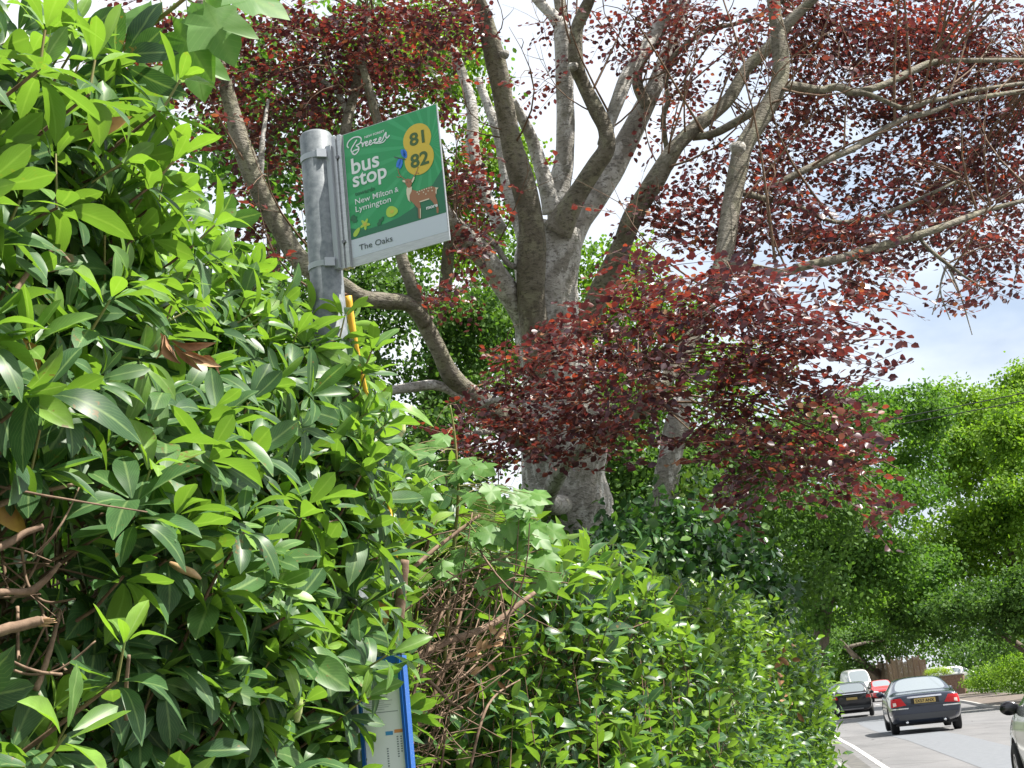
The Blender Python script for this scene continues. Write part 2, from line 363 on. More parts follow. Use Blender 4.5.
poly2(mb, hill, 2, 1); poly2(mb, [(.004, GB), (SW-.003, GB), (SW-.003, .935*SH), (.004, .935*SH)], 1, 2)
shift(mb.build('printed_face', [MT['print_green'], MT['print_hill'], MT['print_strip']], panel, smooth=False)).location = (0, 0, 0)
def sub(mb, name, mats): return mb.build(name, mats, panel, smooth=False)
# route numbers on two touching yellow discs
mb = MB(); c1 = on_sign(417.3, 139.2); c2 = on_sign(419.5, 158.6)
disc2(mb, c1, .049, .0485, 3); disc2(mb, c2, .051, .0505, 3.4)
def centred(s, c, w_, h_): text2(mb, s, c[0]-w_/2, c[1]+h_/2, w_, h_, 5, 1, .028)
centred('81', (c1[0], c1[1]-.004), .052, .04); centred('82', (c2[0]+.001, c2[1]+.002), .064, .042)
sub(mb, 'route_disc', [MT['print_yellow'], MT['print_olive']])
# words, one mesh per line
def line(s, a, b, h, M, bold, lay=4, name='lettering'):
    mb = MB(); A = on_sign(*a); B = on_sign(*b); text2(mb, s, A[0], A[1], B[0]-A[0], h, lay, 0, bold); sub(mb, name, M)
line('bus', (352.3, 174.6), (380.0, 166.6), .052, MT['print_white'], .018); line('stop', (353.5, 187.6), (387.6, 178.8), .050, MT['print_white'], .018)
line('towards', (355.4, 196.2), (375.2, 190.3), .0125, MT['print_leafdark'], .03)
line('New Milton', (355.8, 204.8), (393.0, 193.3), .0185, MT['print_white'], .006); line('&', (395.2, 192.7), (399.0, 191.4), .016, MT['print_white'], 0)
line('Lymington', (356.2, 212.4), (391.4, 201.5), .0185, MT['print_white'], .006)
line('The Oaks', (359.8, 250.6), (393.0, 240.6), .0185, MT['print_grey'], .002)
line('NEW FOREST', (365.0, 138.6), (384.8, 131.8), .0072, MT['print_white'], .02)
line('more', (427.0, 210.0), (438.4, 206.2), .012, MT['print_white'], .03, 7)
mb = MB()
Z = lambda x, y: on_sign(335+x/17.07, 120+y/17.07)
ww = .0042
stroke2(mb, [Z(*p) for p in ((235, 478), (215, 440), (240, 370), (320, 305), (410, 292), (455, 330), (430, 400), (370, 440), (410, 470), (405, 530), (350, 590), (305, 575), (320, 535), (400, 500))], ww, 4)
stroke2(mb, [Z(*p) for p in ((375, 345), (330, 420), (285, 500), (290, 545), (330, 590))], ww, 4)
stroke2(mb, [Z(*p) for p in ((450, 390), (470, 400), (478, 455), (490, 410), (520, 380), (535, 395))], ww, 4)
def ee(x, y): stroke2(mb, [Z(x+a, y+b) for a, b in ((5, 50), (35, 30), (40, 5), (20, 5), (5, 40), (20, 75), (50, 60), (70, 35))], ww*.9, 4)
ee(520, 368); ee(585, 350)
stroke2(mb, [Z(*p) for p in ((660, 350), (715, 325), (670, 395), (740, 375), (765, 345))], ww*.9, 4)
ee(750, 300)
stroke2(mb, [Z(*p) for p in ((815, 345), (860, 240), (878, 222), (875, 290), (895, 310), (935, 268))], ww, 4)
stroke2(mb, [Z(*p) for p in ((700, 402), (770, 398), (830, 380), (870, 335))], ww*.8, 4)
sub(mb, 'script_lettering', MT['print_white'])
# fallow deer
D3 = lambda *P: [on_sign(385+x/12.8, 165+y/12.8) for x, y in P]
mb = MB()
poly2(mb, D3((370, 500), (410, 515), (440, 560), (434, 680), (415, 680), (410, 590), (390, 540)), 3, 2)
poly2(mb, D3((345, 315), (420, 338), (520, 300), (600, 272), (650, 288), (666, 330), (650, 400), (675, 470), (690, 560), (690, 615), (668, 620), (660, 540), (610, 470), (570, 430), (450, 470), (465, 560), (465, 685), (437, 688), (430, 560), (380, 505), (325, 450), (318, 380)), 4, 0)
poly2(mb, D3((288, 285), (352, 280), (346, 340), (320, 390), (322, 450), (335, 485), (302, 452), (282, 380), (280, 320)), 5, 1)
poly2(mb, D3((262, 190), (300, 178), (348, 190), (352, 240), (335, 285), (312, 296), (290, 285), (268, 240)), 6, 0)
poly2(mb, D3((228, 208), (240, 196), (264, 200), (272, 228), (245, 224)), 7, 1); poly2(mb, D3((346, 215), (374, 156), (387, 160), (382, 190), (360, 232)), 7, 1)
poly2(mb, D3((445, 468), (570, 428), (574, 442), (450, 482)), 5, 1); poly2(mb, D3((648, 288), (692, 294), (668, 318), (664, 380), (652, 360), (655, 320)), 5, 1)
poly2(mb, D3((452, 560), (464, 560), (464, 684), (456, 684)), 5, 1)
for x, y in ((420, 352), (450, 338), (480, 328), (510, 318), (540, 306), (570, 298), (600, 292), (440, 375), (500, 352), (560, 335), (610, 330), (530, 375)): disc2(mb, D3((x, y))[0], .0022, .0022, 6, 1, 8)
for x, y in ((290, 222), (330, 218)): disc2(mb, D3((x, y))[0], .0018, .0018, 7, 2, 8)
for P in (((262, 190), (215, 150), (185, 110), (172, 55)), ((215, 150), (180, 160), (160, 150)), ((350, 188), (385, 140), (410, 90), (432, 25)), ((400, 110), (420, 105), (440, 110))): stroke2(mb, D3(*P), .0022, 6, 0)
sub(mb, 'deer_emblem', [MT['print_brown'], MT['print_cream'], MT['print_ink']])
mb = MB()                                 # blue dragonfly beside the lower disc
stroke2(mb, [on_sign(394.8, 157.2), on_sign(400, 158.6), on_sign(406, 159.8)], .0028, 6, 1)
for (x, y), a in (((403.6, 153.6), .35), ((401.0, 164.2), -.35), ((405.4, 154.2), .15), ((399.0, 163), -.5)):
    c = on_sign(x, y); poly2(mb, [(c[0]+.007*math.cos(t)*math.cos(a)+.015*math.sin(t)*math.sin(a), c[1]-.007*math.cos(t)*math.sin(a)+.015*math.sin(t)*math.cos(a)) for t in np.linspace(0, 2*math.pi, 16)[:-1]], 5, 0)
sub(mb, 'dragonfly_emblem', [MT['print_blue'], MT['print_grey']])
Z4 = lambda x, y: on_sign(340+x/12.8, 190+y/12.8)
def leaf2(name, c, L_, ang, w_, M, lobes=0, M2=None):
    mb = MB(); P = []
    for k in range(36):
        t = 2*math.pi*k/36
        if lobes == 5: r_ = L_*(.45+.55*abs(math.cos(2.5*t))**2.2); a, b = r_*math.cos(t), r_*math.sin(t)
        else:
            a = L_*math.cos(t); b = w_*math.sin(t)*(1+(.28*math.sin(7*t) if lobes == 7 else 0))*(1-.25*math.cos(t))
        P.append((c[0]+a*math.cos(ang)-b*math.sin(ang), c[1]+a*math.sin(ang)+b*math.cos(ang)))
    poly2(mb, P, 4)
    if M2: disc2(mb, c, L_*.35, L_*.3, 5, 1, 14)
    sub(mb, name, [M]+([M2] if M2 else []))
leaf2('leaf_motif', Z4(185, 375), .0145, 1.0, .0095, MT['print_leafdark'], 7)
leaf2('leaf_motif', Z4(325, 440), .019, .3, .01, MT['print_lime'], 5, MT['print_gold'])
leaf2('leaf_motif', Z4(220, 540), .0165, -.75, .008, MT['print_lime'])
leaf2('leaf_motif', Z4(525, 400), .0165, -.75, .0065, MT['print_leafdark'], 7)
leaf2('leaf_motif', Z4(670, 278), .021, .2, .0165, MT['print_lime'], 0, MT['print_gold'])

# timetable case strapped lower on the post
MT['navy'] = mat('blue plastic frame', (.012, .09, .34), .35); MT['paper'] = mat('printed paper', (.78, .8, .84), .5)
MT['tgreen'] = mat('print pale green', (.22, .5, .25), .5); MT['torange'] = mat('print orange', (.7, .28, .1), .5); MT['tblue'] = mat('print mid blue', (.06, .28, .6), .5); MT['tgrey'] = mat('print text grey', (.2, .22, .26), .5)
TYAW = R(-12); TU = Vector((math.cos(TYAW), math.sin(TYAW), 0)); TN = TU.cross(Vector((0, 0, 1)))
TO = pt(361, 690, 3.8); TW = .112; tt = thing('timetable_case', TO)
ztop2 = pt(398, 655, 3.8).z - TO.z
tag(tt, 'narrow blue framed timetable case half hidden by leaves at the foot of the picture', 'timetable')
def T2L(u, v, o=0.): return TU*u + Vector((0, 0, -1))*v + TN*o
def tbox(mb, u0, u1, v0, v1, o0, o1, mi=0):
    vs = [T2L(u, v, o) for u in (u0, u1) for v in (v0, v1) for o in (o0, o1)]
    mb.add(vs, [(0, 1, 3, 2), (4, 6, 7, 5), (0, 4, 5, 1), (2, 3, 7, 6), (0, 2, 6, 4), (1, 5, 7, 3)], mi)
v0, v1 = -ztop2, -ztop2+.62
mb = MB(); tbox(mb, -.009, .0, v0, v1, -.03, .008); tbox(mb, TW, TW+.007, v0, v1, -.03, .012); tbox(mb, TW+.0075, TW+.0145, v0+.002, v1-.002, -.03, .008); tbox(mb, .0005, TW-.0005, v0, v0+.02, -.03, .008); tbox(mb, .0005, TW-.0005, v1-.02, v1, -.03, .008); tbox(mb, .0005, TW-.0005, v0+.02, v1-.02, -.028, -.004)
mb.build('frame', MT['navy'], tt, smooth=False)
mb = MB(); tbox(mb, TW-.001, TW+.014, v0-.004, v0-.0005, -.02, .008); mb.build('frame_cap', MT['print_grey'], tt, smooth=False)
mb = MB(); tbox(mb, .001, TW-.001, v0+.021, v1-.021, -.0035, 0)
def r2(u0, u1, a, b, mi, lay=1): mb.add([T2L(u, v, .0007*lay) for u, v in ((u0, b), (u1, b), (u1, a), (u0, a))], [(0, 1, 2, 3)], mi)
vv = lambda y: (y-690)*.0029
r2(.06, TW-.002, v0+.022, vv(683), 1); r2(.075, .095, vv(680), vv(687), 2, 2)
r2(.012, .075, vv(693.5), vv(695), 4); r2(.01, .1, vv(712), vv(712.6), 4)
r2(.06, .081, vv(730), vv(733.5), 3); r2(.085, .117, vv(729), vv(732), 2)
for cu_, n0, n1 in ((.09, 735, 756), (.06, 745, 790), (.02, 762, 790), (.03, 762, 790), (.1, 735, 752)):
    for k in range(int((n1-n0)/2.2)): r2(cu_, cu_+.005, vv(n0+k*2.2), vv(n0+k*2.2+1.1), 4)
for k in range(7): r2(.01, .01+random.uniform(.05, .09), vv(698+k*1.9), vv(698+k*1.9+.5), 5)
mb.build('timetable_sheet', [MT['paper'], MT['tgreen'], MT['torange'], MT['tblue'], MT['tgrey'], mat('faint print', (.42, .45, .5), .5)], tt, smooth=False)
# yellow strip leaning by the post
MT['yellowpl'] = noisy('yellow plastic', (.62, .33, .02), (.7, .42, .04), 12, .5)
Pa = [pt(348, 296, 4.42), pt(355, 345, 4.42), pt(366, 392, 4.5), pt(381, 450, 4.5), pt(397, 565, 4.42)]; Pa[-1].z = Pa[-1].z
Pa, rr = smooth_path(Pa, [.012, .011, .007, .006, .007], 5); mb = MB(); mb.tube(Pa, rr, 8)
o = mb.build('marker_strip', MT['yellowpl'], loc=Pa[-1]); tag(o, 'thin yellow plastic strip leaning against the back of the grey post', 'strip')

# ------------------------------------------------------------------ rhododendron hedge beside the camera
H1D = Vector((.233, 1, 0)).normalized(); H1N = Vector((H1D.y, -H1D.x, 0))
def h1_base(t): return Vector((-.87+.212*(t-2.3), t, 0))
def h1_top(t): return 3.31-.25*(t-2.0)+.10*noise.noise(Vector((t*2.1, 3, 0)))-(.25 if t > 4.25 else 0)
def h1_point(t, z):
    tp = h1_top(t); b = .16*noise.noise(Vector((t*1.7, z*1.7, 1)))+.07*noise.noise(Vector((t*4.3, z*4.3, 5)))
    k = max(0, (z-(tp-.55))/.55); b -= .32*k*k
    k2 = max(0, (t-4.15)/.35); b -= .1*k2*k2
    b += .05*math.sin((z-1)*1.3)
    P = h1_base(t)+H1N*b; P.z = z; return P
hollows = [((-10, 560, 118, 84), .96), ((70, 700, 55, 65), .6), ((130, 350, 70, 30), .55), ((40, 320, 60, 60), .5), ((230, 470, 30, 40), .4), ((20, 450, 60, 40), .6)]
def in_hollow(px, py):
    for (a, b, c, d), p in hollows:
        if ((px-a)/c)**2+((py-b)/d)**2 < 1 and random.random() < p: return True
    return False
rh = Leaves(T_RH); stems = MB()
class Shoots:                             # green new wood goes into the same twig mesh
    def tube(s, P, rad, n, cap=False): stems.tube(P, rad, n, 1, cap)
gst = Shoots()
def whorl(L, p, axis, n, e0, e1, l0, l1, w0, w1, t0, t1):
    axis = axis.normalized(); a = axis.orthogonal().normalized(); b = axis.cross(a); ph = random.random()*6.28
    for k in range(n):
        th = ph+k*2.39996+random.uniform(-.3, .3); el = random.uniform(e0, e1)
        r_ = a*math.cos(th)+b*math.sin(th)
        d = axis*math.cos(el)+r_*math.sin(el); d.z -= .12*random.random(); d.normalize()
        nn = axis*math.sin(el)-r_*math.cos(el)+rv()*.25
        l = random.uniform(l0, l1)
        L.add(p+d*.012+axis*random.uniform(-.018, .004), d, nn, l, random.uniform(w0, w1), min(1, max(0, random.uniform(t0, t1))))
def rhodo_shoot(P, n, inner, sun):
    ax = (n*random.uniform(.3, 1)+Vector((0, 0, 1))*random.uniform(.15, .9)+rv()*.45).normalized()
    if inner: ax = (n*.5+rv()).normalized()
    Q = P-ax*random.uniform(.06, .14); B = Q-n*random.uniform(.12, .3)-Vector((0, 0, random.uniform(.05, .2)))+rv()*.06
    stems.tube([B, Q.lerp(B, .45)+rv()*.015, Q], [.0045, .0038, .003], 5, cap=False)
    big = random.uniform(.8, 1.12)
    base = random.uniform(.02, .34)
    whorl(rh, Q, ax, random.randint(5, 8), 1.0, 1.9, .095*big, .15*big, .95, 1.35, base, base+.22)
    if inner: return
    if random.random() < .26+.6*sun:
        gst.tube([Q, P], [.0028, .0022], 5, cap=False)
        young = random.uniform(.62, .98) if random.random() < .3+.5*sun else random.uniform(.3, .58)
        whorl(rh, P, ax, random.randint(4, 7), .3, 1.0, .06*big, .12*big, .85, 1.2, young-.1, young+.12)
    else:
        whorl(rh, Q+ax*.03, ax, random.randint(3, 6), .55, 1.15, .085*big, .135*big, .9, 1.3, base+.05, base+.3)
cnt = 0
while cnt < 1250:
    t = random.uniform(1.45, 4.5); z = random.uniform(.75, h1_top(t))
    if random.random() > (1.0 if t > 2 else .7): continue
    P = h1_point(t, z); dep = random.choice((0, 0, .05, .1, .2, .32)); P2 = P-H1N*(dep+random.uniform(-.05, .05)); px, py, dd = proj(P2)
    if in_hollow(px, py): cnt += .5; continue
    if 366 < px < 420 and py > 655 and dd < 4.25 and random.random() < .9: continue
    if px > 398+ (py-400)*.03: continue
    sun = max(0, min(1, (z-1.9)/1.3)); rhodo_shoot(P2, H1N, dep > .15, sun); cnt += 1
for k in range(330):                      # top of the hedge and the end by the post
    t = random.uniform(1.4, 4.45); s = random.uniform(0, .9)
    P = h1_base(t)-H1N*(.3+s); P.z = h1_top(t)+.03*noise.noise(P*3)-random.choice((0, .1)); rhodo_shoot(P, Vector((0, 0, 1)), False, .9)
for k in range(70):
    P = h1_base(4.5)-H1N*random.uniform(.02, .5)+H1D*random.uniform(-.05, .05); P.z = random.uniform(1.0, 2.85); rhodo_shoot(P, (H1D+H1N*.8).normalized(), False, .5)
for px, py, d, a in ((66, 735, 2.15, (.6, -.2, .6)), (125, 640, 2.35, (.3, -.2, 1)), (150, 470, 2.7, (.4, -.3, .8)), (40, 430, 2.45, (.3, -.2, .9)), (95, 60, 2.6, (.2, 0, 1)), (45, 30, 2.4, (.2, -.1, 1)), (180, 80, 2.95, (.5, 0, .8)), (20, 200, 2.35, (.5, -.3, .7)), (110, 300, 2.6, (.5, -.2, .6)),
                  (175, 160, 2.9, (.6, 0, .6)), (215, 225, 3.1, (.6, 0, .5)), (345, 668, 3.7, (.4, -.3, .9)), (388, 655, 3.66, (.7, -.3, .3)), (362, 700, 3.62, (.5, -.3, .3)), (372, 672, 3.7, (.5, -.4, -.2)), (345, 315, 4.1, (.3, 0, 1)), (366, 372, 4.1, (.4, -.3, .8)), (376, 440, 4.0, (.6, -.3, .7)), (372, 350, 4.1, (.5, -.3, .9)), (270, 730, 3.4, (.3, -.2, .9)), (310, 745, 3.6, (.3, -.3, 1)), (225, 530, 3.1, (.5, -.3, .7))):   # foremost shoots
    P = pt(px, py, d); ax = Vector(a).normalized(); Q = P-ax*.07; B = Q-H1N*.22-Vector((0, 0, .12))
    stems.tube([B, Q.lerp(B, .4), Q], [.005, .004, .003], 5, cap=False); gst.tube([Q, P], [.003, .0024], 6, cap=False)
    whorl(rh, Q, ax, 7, 1.1, 1.8, .1, .14, .85, 1.1, .15, .45); whorl(rh, P, ax, 5, .35, 1.0, .07, .12, .85, 1.05, .62, .95)
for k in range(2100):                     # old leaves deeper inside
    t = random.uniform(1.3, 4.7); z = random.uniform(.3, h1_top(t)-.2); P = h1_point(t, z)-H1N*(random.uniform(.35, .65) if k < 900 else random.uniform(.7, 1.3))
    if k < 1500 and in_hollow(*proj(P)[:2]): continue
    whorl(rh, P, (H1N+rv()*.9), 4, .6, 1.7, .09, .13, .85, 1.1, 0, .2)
H1C = h1_base(3.0)
h1 = thing('rhododendron_hedge', H1C); tag(h1, 'tall rhododendron hedge with broad glossy leaves in front of the bus stop post', 'hedge')
def rel(o, root): o.location = -root.location; return o
rel(rh.build('leaves', MT['rhodo'], h1), h1)
for k in range(150):                      # bare inner wood
    t = random.uniform(1.5, 4.6); P = h1_base(t)-H1N*random.uniform(.3, .75); z = random.uniform(.5, 2.2); P.z = z
    P -= H1N*.1; d = Vector((random.uniform(-.4, .15), random.uniform(-.5, .5), random.uniform(.2, 1.0))).normalized(); L_ = random.uniform(.25, .6)
    stems.tube(bent(P, P+d*L_, random.uniform(-.08, .08), 5, .06), [.009*(1-.13*i)*random.uniform(.7, 1.3) for i in range(6)], 6, cap=False)
rel(stems.build('twigs', [MT['twig'], MT['greenstem']], h1), h1)
def branch_part(pts, rad, M, root, name='bare_branch', n=8, tip=None):
    P, rr = smooth_path(pts, rad, 6); mb = MB(); mb.tube([p+rv()*rr[i]*.12 for i, p in enumerate(P)], rr, n, wob=.2); o = rel(mb.build(name, M, root), root)
    return o
for pts, rad in (([(-30, 592, 2.2), (15, 592, 2.3), (33, 590, 2.32), (50, 575, 2.33), (60, 563, 2.33)], [.006, .0055, .007, .0045, .003]),
                 ([(-30, 555, 2.3), (5, 545, 2.35), (25, 533, 2.38), (43, 526, 2.4)], [.008, .007, .0055, .005]),
                 ([(-30, 525, 2.4), (0, 505, 2.45), (40, 492, 2.5), (78, 484, 2.55)], [.008, .006, .005, .003]),
                 ([(-20, 330, 2.4), (10, 300, 2.45), (30, 270, 2.5), (55, 250, 2.52), (70, 262, 2.52)], [.007, .006, .005, .0035, .003]),
                 ([(30, 270, 2.5), (50, 270, 2.55), (68, 266, 2.58)], [.005, .004, .003]), ([(60, 610, 2.6), (50, 650, 2.5), (36, 690, 2.45)], [.003, .005, .006]),
                 ([(126, 720, 2.38), (126, 690, 2.37), (129, 655, 2.36)], [.004, .0038, .0032]), ([(405, 560, 4.35), (401, 600, 4.33), (397, 640, 4.33)], [.014, .018, .016])):
    branch_part([pt(*p) for p in pts], rad, MT['deadtwig'], h1)
for k in range(26):                       # dry twigs in the dark hollow at the near end
    a = pt(random.uniform(-40, 70), random.uniform(490, 680), random.uniform(2.35, 2.8)); di = Vector((random.gauss(.6, .5), random.gauss(0, .5), random.gauss(.2, .6))).normalized(); L_ = random.uniform(.12, .34); r_ = random.uniform(.0016, .0045)
    branch_part(bent(a-di*L_/2, a+di*L_/2, random.uniform(-.03, .04), 3, .03), [r_, r_*.9, r_*.75, r_*.5], MT['deadtwig'], h1, 'dry_twig', 6)
branch_part([pt(-30, 640, 2.25), pt(10, 628, 2.28), pt(38, 622, 2.3), pt(46, 620, 2.3)], [.010, .0095, .009, .006], MT['deadtwig'], h1, 'broken_stub')
mb = MB()
for k in range(9):
    a = pt(38+random.uniform(-3, 3), 622+random.uniform(-4, 4), 2.297); mb.tube([a, a+Vector((.018+.012*random.random(), 0, .003*random.gauss(0, 1)))], [.003, .0008], 4)
rel(mb.build('splintered_end', MT['cutwood'], h1), h1)
def dry_leaf(px, py, d, size, dirn, M, w_=1., name='dead_leaf'):
    L = Leaves(T_DRY); nrm = -(fw)+rv()*.8
    L.add(pt(px, py, d), dirn, nrm, size, w_, .5); rel(L.build(name, M, h1), h1)
for px, py, d, s, dr, M, w_ in ((165, 335, 2.75, .1, (.3, 0, -.9), 'deadleaf', .6), (172, 340, 2.74, .12, (.9, 0, -.5), 'deadleaf', .7), (180, 352, 2.73, .11, (.9, .1, -.35), 'deadleaf', .5), (160, 333, 2.76, .08, (.2, .2, -1), 'deadleaf', .7), (186, 350, 2.74, .11, (.8, -.2, -.6), 'cutwood', .6), (174, 345, 2.75, .1, (.5, -.3, -.8), 'deadleaf', .6), (196, 358, 2.74, .09, (.9, .2, -.3), 'deadleaf', .5), (8, 485, 2.5, .1, (.1, 0, -1), 'yellowleaf', 1.0), (75, 125, 2.7, .1, (.8, 0, -.3), 'yellowleaf', 1.1),
                             (312, 668, 3.8, .17, (1, .1, .05), 'deadleaf', 1.2), (375, 600, 4.1, .09, (.4, 0, -.8), 'yellowleaf', .9), (250, 600, 3.4, .09, (.6, 0, -.7), 'yellowleaf', 1), (22, 338, 2.5, .09, (.3, 0, -1), 'yellowleaf', 1)): dry_leaf(px, py, d, s*(.68 if M != 'yellowleaf' else 1), dr, MT[M], w_)
def pod(pts, rad, M, name): 
    P, rr = smooth_path([pt(*p) for p in pts], rad, 5); mb = MB(); mb.tube(P, rr, 10); rel(mb.build(name, M, h1), h1)
pod([(170, 563, 2.7), (180, 568, 2.69), (192, 573, 2.69), (201, 579, 2.69)], [.004, .008, .008, .002], MT['pod'], 'seed_pod')
pod([(297, 722, 3.4), (297, 712, 3.4), (299, 702, 3.4), (302, 697, 3.4)], [.006, .013, .011, .003], MT['bud'], 'flower_bud')
pod([(398, 438, 4.3), (400, 430, 4.3), (401, 423, 4.3), (402, 418, 4.3)], [.008, .018, .014, .003], MT['bud'], 'flower_bud')

# ------------------------------------------------------------------ clipped hedge that runs on along the pavement
H2D = Vector((.327, 1, 0)).normalized(); H2N = Vector((H2D.y, -H2D.x, 0))
def h2_base(t): return Vector((-.4+.312*(t-4.4)-.03-(max(0, t-13)**2)*.02, t, 0))
def h2_top(t): return 2.42-.12*min(1, (t-4.4)/1.2)+.22*max(0, 1-(t-4.4)/1.1)-.008*(t-4.4)+.09*noise.noise(Vector((t*1.4, 9, 0)))-(.1*max(0, t-14))
def h2_point(t, z):
    tp = h2_top(t); b = .24*noise.noise(Vector((t*.9, z*1.1, 21)))+.13*noise.noise(Vector((t*2.6, z*2.6, 25)))
    k = max(0, (z-(tp-.4))/.4); b -= .25*k*k
    if t < 6: b -= .22*max(0, 1-abs(t-5.0)/.9)*(1 if z < 2.2 else .3)
    P = h2_base(t)+H2N*b; P.z = z; return P
la = Leaves(T_LA); hs = MB()
def spray(L, P, ax, n, l0, l1, t0, t1, st=None, w_=(.8, 1.1)):
    ax = ax.normalized(); ln = .035*n; a = ax.orthogonal().normalized(); b = ax.cross(a); ph = random.random()*6.28
    if st: st.tube([P-ax*(ln+.12), P], [.0035, .0015], 4, cap=False)
    for k in range(n):
        q = P-ax*ln*(k/n); th = ph+k*2.4; r_ = a*math.cos(th)+b*math.sin(th); el = .5+.75*k/n+random.uniform(-.2, .2)
        d = ax*math.cos(el)+r_*math.sin(el); d.z -= .1
        yy = t1-(t1-t0)*(k/n)+random.uniform(-.1, .1)
        L.add(q, d, ax*math.sin(el)-r_*math.cos(el)+Vector((0, 0, .5))+rv()*.3, random.uniform(l0, l1), random.uniform(*w_), min(1, max(0, yy)))
cnt = 0
while cnt < 6200:
    u = random.random(); t = 4.45+13.7*u**1.15; z = random.uniform(.35 if t < 12 else .05, h2_top(t))
    P = h2_point(t, z); dep = random.choice((0, 0, .04, .1, .2)); P -= H2N*(dep+random.uniform(-.06, .06)); px, py, dd = proj(P)
    tang = (px < 455+(768-py)*.3) and py > 600 and px < 525
    if tang and random.random() < .52: cnt += .3; continue
    ax = H2N*random.uniform(.2, 1)+Vector((0, 0, random.uniform(.1, 1)))+rv()*.5
    far = t > 9
    yb = random.uniform(.45, .95) if random.random() < .3+.35*noise.noise(P*.8) else random.uniform(.0, .42)
    if noise.noise(Vector((t*1.1, z*1.3, 41))) > .42 and random.random() < .7: cnt += .5; continue
    if random.random() < .12: P += H2N*random.uniform(.03, .14)+Vector((0, 0, random.uniform(0, .1)))
    bg = .06*max(0, noise.noise(P*1.6)); spray(la, P, ax, random.randint(4, 6) if not far else 4, (.062 if far else .072)+bg, (.105 if far else .122)+bg, yb-.3, yb+.15, None if far else hs); cnt += 1
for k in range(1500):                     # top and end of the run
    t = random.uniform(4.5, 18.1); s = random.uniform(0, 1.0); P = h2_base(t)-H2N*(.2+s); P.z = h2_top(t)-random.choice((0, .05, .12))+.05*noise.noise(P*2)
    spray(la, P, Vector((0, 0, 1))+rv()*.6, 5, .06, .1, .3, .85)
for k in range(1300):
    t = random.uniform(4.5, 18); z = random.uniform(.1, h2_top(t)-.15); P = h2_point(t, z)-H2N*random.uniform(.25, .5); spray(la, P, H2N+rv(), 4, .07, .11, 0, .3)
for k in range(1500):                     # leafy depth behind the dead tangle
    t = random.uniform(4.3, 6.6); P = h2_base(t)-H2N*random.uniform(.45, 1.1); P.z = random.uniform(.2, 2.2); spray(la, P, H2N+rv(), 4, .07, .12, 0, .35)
for k in range(260):
    P = h2_base(18.2)-H2N*random.uniform(-.05, 1.1); P.z = random.uniform(.05, 2.05); spray(la, P, H2D+rv()*.7, 5, .06, .1, .2, .7)
h2 = thing('clipped_hedge', h2_base(5)); tag(h2, 'long clipped evergreen hedge running from behind the bus stop post to the road bend', 'hedge')
rel(la.build('leaves', MT['laurel'], h2), h2)
for k in range(260):
    t = random.uniform(4.5, 18); P = h2_base(t)-H2N*random.uniform(.3, .7); P.z = random.uniform(0, 1.7)
    d = Vector((random.uniform(-.3, .5), random.uniform(-.4, .4), 1)); hs.tube(bent(P, P+d*random.uniform(.3, .7), .0, 4, .06), [.012, .01, .008, .006, .004], 5, cap=False)
rel(hs.build('twigs', MT['twig'], h2), h2)
dt = MB()                                 # dead tangle behind the timetable
for k in range(230):
    px = random.uniform(395, 530); py = random.uniform(560, 790); d = random.uniform(4.45, 5.3)
    if px > 445+(768-py)*.4: continue
    a = pt(px, py, d); di = Vector((random.gauss(.5, .5), random.gauss(0, .4), random.gauss(.45, .5))).normalized(); L_ = random.uniform(.12, .5)
    r_ = random.choice((.0018, .0022, .003, .004)); P = bent(a-di*L_/2, a+di*L_/2, random.uniform(-.06, .04), 5, .04)
    dt.tube(P, [r_*(1-.1*i) for i in range(6)], 5)
rel(dt.build('dead_stems', MT['deadtwig'], h2), h2)
for pts, rad in (([(400, 668, 4.6), (440, 645, 4.7), (490, 625, 4.9), (525, 600, 5.05), (545, 585, 5.2)], [.013, .014, .012, .009, .005]), ([(395, 700, 4.55), (420, 676, 4.6), (450, 702, 4.55), (462, 708, 4.5)], [.006, .006, .0055, .005]),
                 ([(470, 768, 4.6), (482, 720, 4.65), (496, 695, 4.75), (520, 680, 4.9)], [.005, .005, .004, .002]), ([(410, 570, 4.5), (440, 545, 4.6), (480, 515, 4.7)], [.008, .007, .005]), ([(400, 740, 4.5), (430, 640, 4.6), (450, 600, 4.7)], [.005, .005, .003])):
    branch_part([pt(*p) for p in pts], rad, MT['deadtwig'], h2)
for k in range(14):
    L = Leaves(T_LA[1:3]); L.add(pt(random.uniform(470, 510), random.uniform(620, 690), random.uniform(4.55, 4.8)), rv(), -fw+rv()*.5, random.uniform(.03, .055), 1.1, .5); rel(L.build('dead_leaf', MT['cutwood'] if k % 3 else MT['deadleaf'], h2), h2)
for k in range(22):
    L = Leaves(T_LA[:1]); L.add(pt(random.gauss(784, 9), random.uniform(625, 730), 11.9+random.uniform(-.4, .2)), rv(), rv(), .1, 1., .5); rel(L.build('dead_leaf', MT['deadleaf'], h2), h2)
